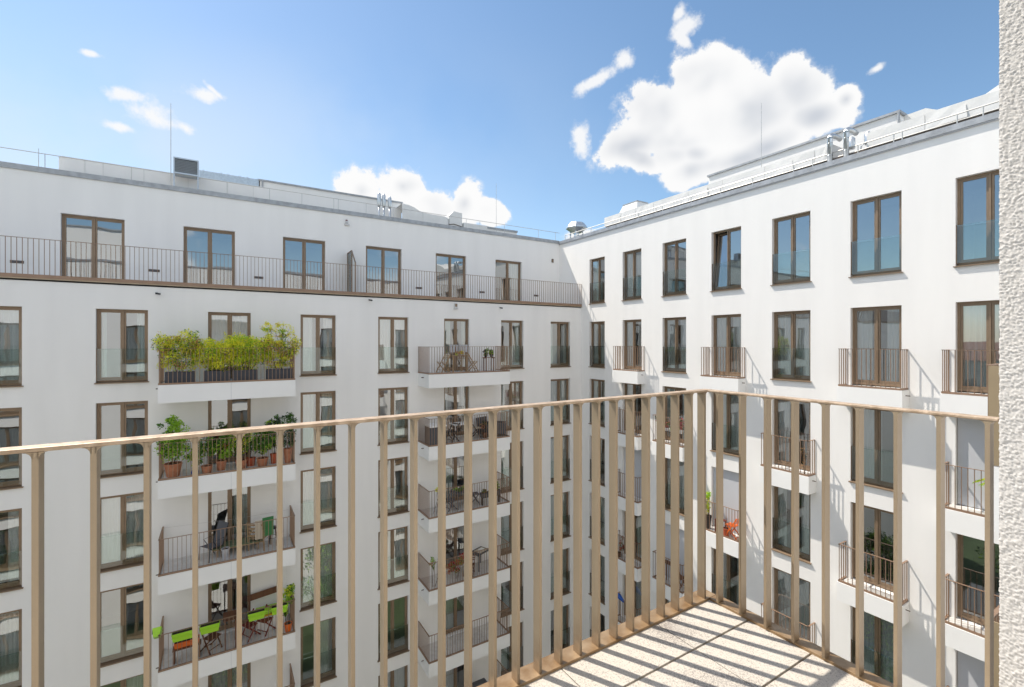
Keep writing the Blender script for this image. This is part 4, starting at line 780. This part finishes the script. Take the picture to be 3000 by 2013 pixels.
# --- fourth balcony: lime planters on the railing, red brown folding furniture
z = fA(4); zr = z+1.09
for i, (a, b, y, rot, l) in enumerate(((-1.31, -.74, 17.93, 0, 'second lime green planter from the left hooked over the railing'), (-.58, -.04, 17.93, 0, 'lime green planter just left of the brown slatted table'), (.75, 1.26, 17.93, 0, 'lime green planter in front of the red folding chairs'), (1.44, 1.95, 17.93, 0, 'rightmost lime green planter on the railing'), (-1.95, -1.5, 18.12, 90, 'lime green planter tilted over the left side of the railing'))):
    t = trough('rail_planter', l, a, b, y-.02, zr-.24, .23, .26, M['lime'], .035, group='lime green planters on the railing')
    if rot: t.location = (-1.70, 18.2, zr-.13); t.rotation_euler = (R(0), R(35), R(90))
    q = MB(); [q.box(s-.01, .06, .10, s+.01, .12, .22) for s in (-.15, .15)]; q.build('hook', M['black'], t)
trough('window_box', 'long orange planter standing behind the lime one at the left', -1.27, -.60, 18.25, z+.45, .22, .18, M['orange'], .02); q = thing('plant_bench', 'low dark wooden bench carrying the orange planter', 'bench', (-.93, 18.25, z)); MB().box(-.38, -.14, .41, .38, .14, .448).build('seat', M['brown'], q); lm_ = MB().box(-.02, -.12, 0, .02, .12, .41).mesh('leg', M['brown']); [inst('leg', lm_, q, (s, 0, 0)) for s in (-.33, .33)]
fold_chair('dark brown folding chair left of the slatted table', -.28, 18.35, z, R(40), M['brown'], group='folding chairs on the lime planter balcony'); slat_table('brown slatted folding table on the lime planter balcony', .26, 18.30, z, R(0), M['brown'], .42, .62, 1.0)
fold_chair('red folding chair under the middle lime planter', .85, 18.45, z, R(-60), M['redw'], group='folding chairs on the lime planter balcony'); fold_chair('red folding chair nearest the right end of the lime planter balcony', 1.32, 18.5, z, R(-50), M['redw'], group='folding chairs on the lime planter balcony')
t = thing('storage_bench', 'white storage box with a yellow edge and lime lid', 'storage box', (1.48, 18.75, z)); MB().box(-.45, -.2, 0, .45, .2, .5).build('box', M['white'], t, bevel=.01); MB().box(-.46, -.21, .501, .46, .21, .56).build('edge', M['yellow'], t); MB().box(-.45, -.2, .561, .45, .2, .70).build('lid', M['lime'], t, bevel=.02)
t = thing('wall_shelf', 'dark brown wooden board leaning on the wall of the lime planter balcony', 'board', (1.35, 19.05, z)); MB().bar((-.55, 0, 1.05), (.45, 0, 1.15), .03, .22).build('board', M['brown'], t); MB().bar((-.5, 0, 0), (-.5, 0, 1.0), .03, .04).build('post', M['brown'], t)
pot('flower_pot', 'orange pot with a white rim at the right end of the lime planter balcony', 2.0, 18.15, z, .13, .28, M['orange'], group='pots on the lime planter balcony')
shrub('potted_plant', 'leggy light green plant at the right end of the lime planter balcony', (2.0, 18.15, z+.26), [(0, 0, .95, .22, .24, 330), (.1, 0, 1.15, .16, .18, 200), (-.15, 0, .55, .12, .25, 150)], .075, (0, 1, 1, 2), cat='potted plant', seed=61)
# --- narrow balcony stack on the left wing (second stack)
z = fA(1)
t0 = slat_table('small wooden table with crockery on the top balcony of the second stack', 8.75, 18.6, z, 0, M['wood'], .75, .6, .72)
fold_chair('wooden chair left of the small table on the top balcony of the second stack', 8.05, 18.55, z, R(-80), M['wood'], M['beige'], group='wooden chairs on the top balcony of the second stack'); fold_chair('wooden chair right of the small table on the top balcony of the second stack', 9.45, 18.55, z, R(80), M['wood'], M['beige'], group='wooden chairs on the top balcony of the second stack')
shrub('table_plant', 'small yellow green plant on the wooden table', (8.8, 18.6, z+.72), [(0, 0, .1, .2, .08, 120)], .06, (0, 1, 4), cat='plant', seed=71)
t = slat_table('narrow wooden plant stand on the top balcony of the second stack', 10.25, 18.5, z, 0, M['brown'], .5, .3, .62)
for dx in (-.14, .14):
    pot('flower_pot', 'dark pot on the %s of the wooden plant stand' % ('left' if dx < 0 else 'right'), 10.25+dx, 18.5, z+.62, .08, .14, M['black'], group='pots on the plant stand'); shrub('succulent', 'spiky green plant on the %s of the plant stand' % ('left' if dx < 0 else 'right'), (10.25+dx, 18.5, z+.74), [(0, 0, .1, .1, .14, 110)], .10, (1, 2, 3), cat='plant', seed=int(80+dx*10))
t = thing('hanging_laundry', 'grey striped cloths hung along the door of the top balcony of the second stack', 'laundry', (8.6, 19.05, z+.85)); q = MB()
for i in range(6): q.quad((i*.15, 0, 0), (i*.15+.11, .01, .0), (i*.15+.11, .0, .32), (i*.15, 0, .32))
q.build('cloth', M['blind'], t); MB().tube([(-.1, 0, .33), (1.0, 0, .33)], .008, 5).build('bar', M['wire'], t)
z = fA(2)
t = thing('storage_box', 'dark grey garden storage box at the left end of the white table balcony', 'storage box', (7.62, 18.35, z)); MB().box(-.36, -.33, 0, .36, .33, .74).build('box', M['greyb'], t, bevel=.01); MB().box(-.38, -.35, .741, .38, .35, .80).build('lid', M['white'], t, bevel=.01)
t = thing('garden_table', 'white garden table on the second balcony of the second stack', 'table', (8.9, 18.55, z)); MB().box(-.45, -.32, .68, .45, .32, .72).build('top', M['white'], t, bevel=.008); lm_ = MB().box(-.02, -.02, 0, .02, .02, .68).mesh('leg', M['white']); [inst('leg', lm_, t, (a_, b__, 0)) for a_, b__ in ((-.4, -.27), (.4, -.27), (.4, .27), (-.4, .27))]
fold_chair('black folding chair left of the white garden table', 8.35, 18.3, z, R(-70), M['black'], group='black chairs around the white table'); fold_chair('black folding chair right of the white garden table', 9.6, 18.5, z, R(70), M['black'], M['beige'], group='black chairs around the white table')
def lounge_chair(label, x, y, z, rz):
    t = thing('lounge_chair', label, 'chair', (x, y, z), rz, 'dark wicker lounge chairs'); MB().box(-.33, -.32, .10, .33, .32, .34).build('base', M['greyb'], t, bevel=.03); MB().box(-.27, -.30, .341, .27, .26, .44).build('cushion', M['beige'], t, bevel=.03); MB().bar((0, .30, .3), (0, .40, .82), .66, .09, up=(0, 1, 0)).build('backrest', M['greyb'], t, bevel=.02)
    for s in (-1, 1): MB().box(s*.30-.05, -.32, .341, s*.30+.05, .28, .60).build('armrest', M['greyb'], t, bevel=.02)
    return t
lounge_chair('dark wicker lounge chair at the right of the second balcony of the second stack', 10.25, 18.6, z, R(20)); lounge_chair('dark wicker lounge chair in the right corner behind the railing bars', 10.75, 18.45, z, R(60))
pot('flower_pot', 'dark plant pot between the white table and the lounge chairs', 9.95, 18.3, z, .12, .25, M['brown']); shrub('potted_plant', 'reddish brown leafed plant between the table and the lounge chairs', (9.95, 18.3, z+.23), [(0, 0, .3, .2, .2, 220)], .06, (3, 4, 6), cat='potted plant', seed=91)
z = fA(3)
t = slat_table('round edged bistro table on the third balcony of the second stack', 8.9, 18.55, z, 0, M['greyf'], .7, .7, .72); fold_chair('grey bistro chair left of the bistro table', 8.35, 18.5, z, R(-80), M['greyf'], group='grey bistro chairs'); fold_chair('grey bistro chair right of the bistro table', 9.55, 18.6, z, R(80), M['greyf'], group='grey bistro chairs')
shrub('table_plant', 'low green plants spread on the bistro table', (8.95, 18.55, z+.72), [(-.15, 0, .08, .2, .1, 150), (.18, 0, .08, .15, .1, 120)], .07, (1, 2, 3), cat='plant', seed=95)
t = thing('plant_ladder', 'thin metal plant stand with a yellow flower left of the bistro table', 'plant stand', (7.75, 18.3, z)); q = MB(); [q.tube([(s*.18, -.15, 0), (0, 0, .75), (s*.18, .15, 0)], .008, 5) for s in (-1, 1)]; q.build('legs', M['black'], t); MB().lathe([(.10, .72), (.12, .86), (.11, .86)], 12).build('bowl', M['white'], t, smooth=True)
shrub('potted_plant', 'yellow flowering plant on the thin metal stand', (7.75, 18.3, z+.82), [(0, 0, .12, .13, .14, 130)], .07, (0, 0, 1), cat='potted plant', seed=97)
trough('planter', 'long low planter of green and brown plants right of the bistro table', 9.7, 10.7, 18.25, z+.35, .2, .2, M['greyb']); q = thing('planter_stand', 'black metal stand under the long low planter', 'stand', (10.2, 18.25, z)); MB().box(-.45, -.08, .32, .45, .08, .348).build('top', M['black'], q); lm_ = MB().box(-.012, -.08, 0, .012, .08, .32).mesh('leg', M['black']); [inst('leg', lm_, q, (s, 0, 0)) for s in (-.42, .42)]
shrub('planter_plants', 'low green and brown plants in the long low planter', (10.2, 18.25, z+.5), [(-.3, 0, .12, .16, .1, 140), (0, 0, .12, .16, .12, 140), (.3, 0, .2, .16, .2, 200)], .06, (1, 2, 3, 4), cat='plants', seed=98)
z = fA(4)
slat_table('dark table with a tray on the fourth balcony of the second stack', 9.9, 18.7, z, R(20), M['greyb'], .8, .6, .74); fold_chair('dark folding chair beside the table with a tray', 9.2, 18.35, z, R(-40), M['brown']); t = thing('tray', 'beige tray with a white towel on the dark table', 'tray', (9.95, 18.7, z+.742), R(20)); MB().box(-.25, -.18, 0, .25, .18, .03).build('tray', M['beige'], t); MB().box(-.1, -.08, .031, .14, .08, .07).build('cloth', M['white'], t, bevel=.01)
shrub('flowering_plant', 'bushy plant with red brown blossom beside the table with a tray', (8.6, 18.35, z), [(-.1, 0, .5, .35, .3, 420), (.25, .1, .7, .25, .2, 220)], .07, (1, 2, 3, 4, 6), cat='plant', seed=101, blossom=6)
shrub('climbing_plant', 'thin climbing plant at the left end of the fourth balcony of the second stack', (7.45, 18.2, z), [(0, 0, .9, .1, .35, 120), (.35, 0, .65, .12, .12, 90)], .06, (1, 2, 4), cat='plant', seed=102)
z = fA(6)
t = thing('barbecue', 'dark covered barbecue with a wire side basket on a low balcony', 'barbecue', (9.8, 18.45, z)); MB().box(-.33, -.25, .55, .33, .25, .86).build('hood', M['greyb'], t, bevel=.03); q = MB(); [q.tube([(s*.28, -.2, 0), (s*.28, -.2, .55)], .015, 6) for s in (-1, 1)]; [q.tube([(s*.28, .2, 0), (s*.28, .2, .55)], .015, 6) for s in (-1, 1)]; q.build('stand', M['black'], t); MB().tube([(-.34, -.2, .8), (-.5, -.25, .5), (-.38, -.2, .4)], .008, 5).build('basket', M['wire'], t)
# --- right wing balconies
def rb(ci, k): 
    ya, yb = RY[ci]; return (ya+yb)/2, fA(k)
c, z = rb(2, 2); trough('planter', 'narrow white planter with red flowers behind the railing of the flower balcony', -.65, .65, 0, z+.5, .14, .14, M['white']).location = (DR-.28, c, z+.5); bpy.data.objects[-1] if False else None
for o in [o for o in bpy.data.objects if o.get('label', '').startswith('narrow white planter')]: o.rotation_euler = (0, 0, R(-90))
q = thing('planter_stand', 'thin black stand under the white planter of the flower balcony', 'stand', (DR-.28, c, z)); MB().box(-.06, -.5, .47, .06, .5, .498).build('top', M['black'], q); lm_ = MB().box(-.06, -.01, 0, .06, .01, .47).mesh('leg', M['black']); [inst('leg', lm_, q, (0, s, 0)) for s in (-.45, .45)]
shrub('flowering_plant', 'red and pink flowers along the railing of the small balcony near the corner', (DR-.30, c, z+.6), [(0, .55, .28, .16, .24, 200), (0, .2, .15, .14, .15, 120), (0, -.2, .05, .13, .25, 160), (0, -.55, .3, .16, .24, 200)], .055, (1, 2, 3, 5), cat='flowers', seed=111, blossom=5)
c, z = rb(3, 3)
fold_chair('orange plastic chair at the right of the small balcony with flower pots', DR-.25, c-.45, z, R(180), M['orange'], w=.34); slat_table('small red table beside the orange chair', DR-.25, c+.05, z, 0, M['redw'], .3, .35, .5); pot('flower_pot', 'black pot with a light green plant at the left of the orange chair balcony', DR-.25, c+.58, z, .12, .5, M['black']); shrub('potted_plant', 'bright light green plant in the black pot of the orange chair balcony', (DR-.25, c+.58, z+.5), [(0, 0, .35, .12, .3, 170), (0, 0, .8, .12, .12, 120)], .07, (0, 1, 1), cat='potted plant', seed=115, blossom=None); pot('flower_pot', 'second orange pot stacked at the railing of the orange chair balcony', DR-.34, c-.25, z, .13, .3, M['terra2'])
c, z = rb(2, 4); slat_table('dark folding table on the small balcony with the grey blind', DR-.24, c, z, R(90), M['brown'], .7, .3, .85); fold_chair('dark brown chair behind the table of the grey blind balcony', DR-.22, c-.5, z, R(90), M['brown'], w=.3)
c, z = rb(1, 4); shrub('potted_plant', 'red flowering plant on the small balcony close to the corner', (DR-.28, c+.4, z), [(0, 0, .6, .14, .4, 200)], .055, (2, 3, 6), cat='potted plant', seed=120, blossom=6); pot('flower_pot', 'small brown pot under the red flowering plant', DR-.28, c+.55, z, .1, .2, M['brown'])
c, z = rb(1, 5); t = thing('parasol_bag', 'blue folded cover lying over the railing of the lowest small balcony near the corner', 'cover', (DR-.4, c+.45, z+1.0)); MB().tube([(0, -.35, .05), (0, 0, .18), (0, .35, .1)], [.05, .12, .06], 9).build('cover', M['blue'], t, smooth=True)
c, z = rb(1, 2); pot('flower_pot', 'pale pot with a dark plant on the small balcony next to the corner windows', DR-.28, c-.3, z, .12, .25, M['white']); shrub('potted_plant', 'dark green plant with white blossoms in the pale pot', (DR-.28, c-.3, z+.22), [(0, 0, .4, .12, .3, 220)], .06, (2, 3, 3), cat='potted plant', seed=122)
c, z = rb(4, 2); shrub('climbing_plant', 'bare twiggy plant tied to the railing of the small balcony', (DR-.3, c-.6, z), [(0, 0, .55, .06, .4, 26), (0, .1, .5, .06, .4, 20)], .05, (4, 4, 3), cat='plant', seed=123)
c, z = rb(6, 2); pot('flower_pot', 'white pot with a palm at the far right small balcony', DR-.26, 2.6, z, .14, .3, M['white'])
t = thing('palm_plant', 'light green palm fronds showing beside the stucco pier', 'potted plant', (DR-.26, 2.6+.5, z+.28)); q = MB(); rg = random.Random(7)
for i in range(11):
    a = i*.57; d_ = Vector((math.cos(a)*.3, math.sin(a)*.55, 0)); pts = [Vector((0, 0, 0)), d_*.4+Vector((0, 0, .5)), d_+Vector((0, 0, .62)), d_*1.35+Vector((0, 0, .5))]
    q.tube(pts, .006, 4, 1)
    for j in range(18):
        u_ = j/18; p_ = pts[1].lerp(pts[2], min(1, u_*2)) if u_ < .5 else pts[2].lerp(pts[3], u_*2-1); s_3 = d_.normalized().cross(Vector((0, 0, 1)))
        for s in (-1, 1): e_ = p_+s_3*s*.14*(1-.4*u_)+Vector((0, 0, -.05))+d_.normalized()*.05; q.quad(p_, p_+Vector((0, 0, .012))+d_*.03, e_, e_-Vector((0, 0, .01)), 1 if j % 3 else 0)
q.build('fronds', LM, t)
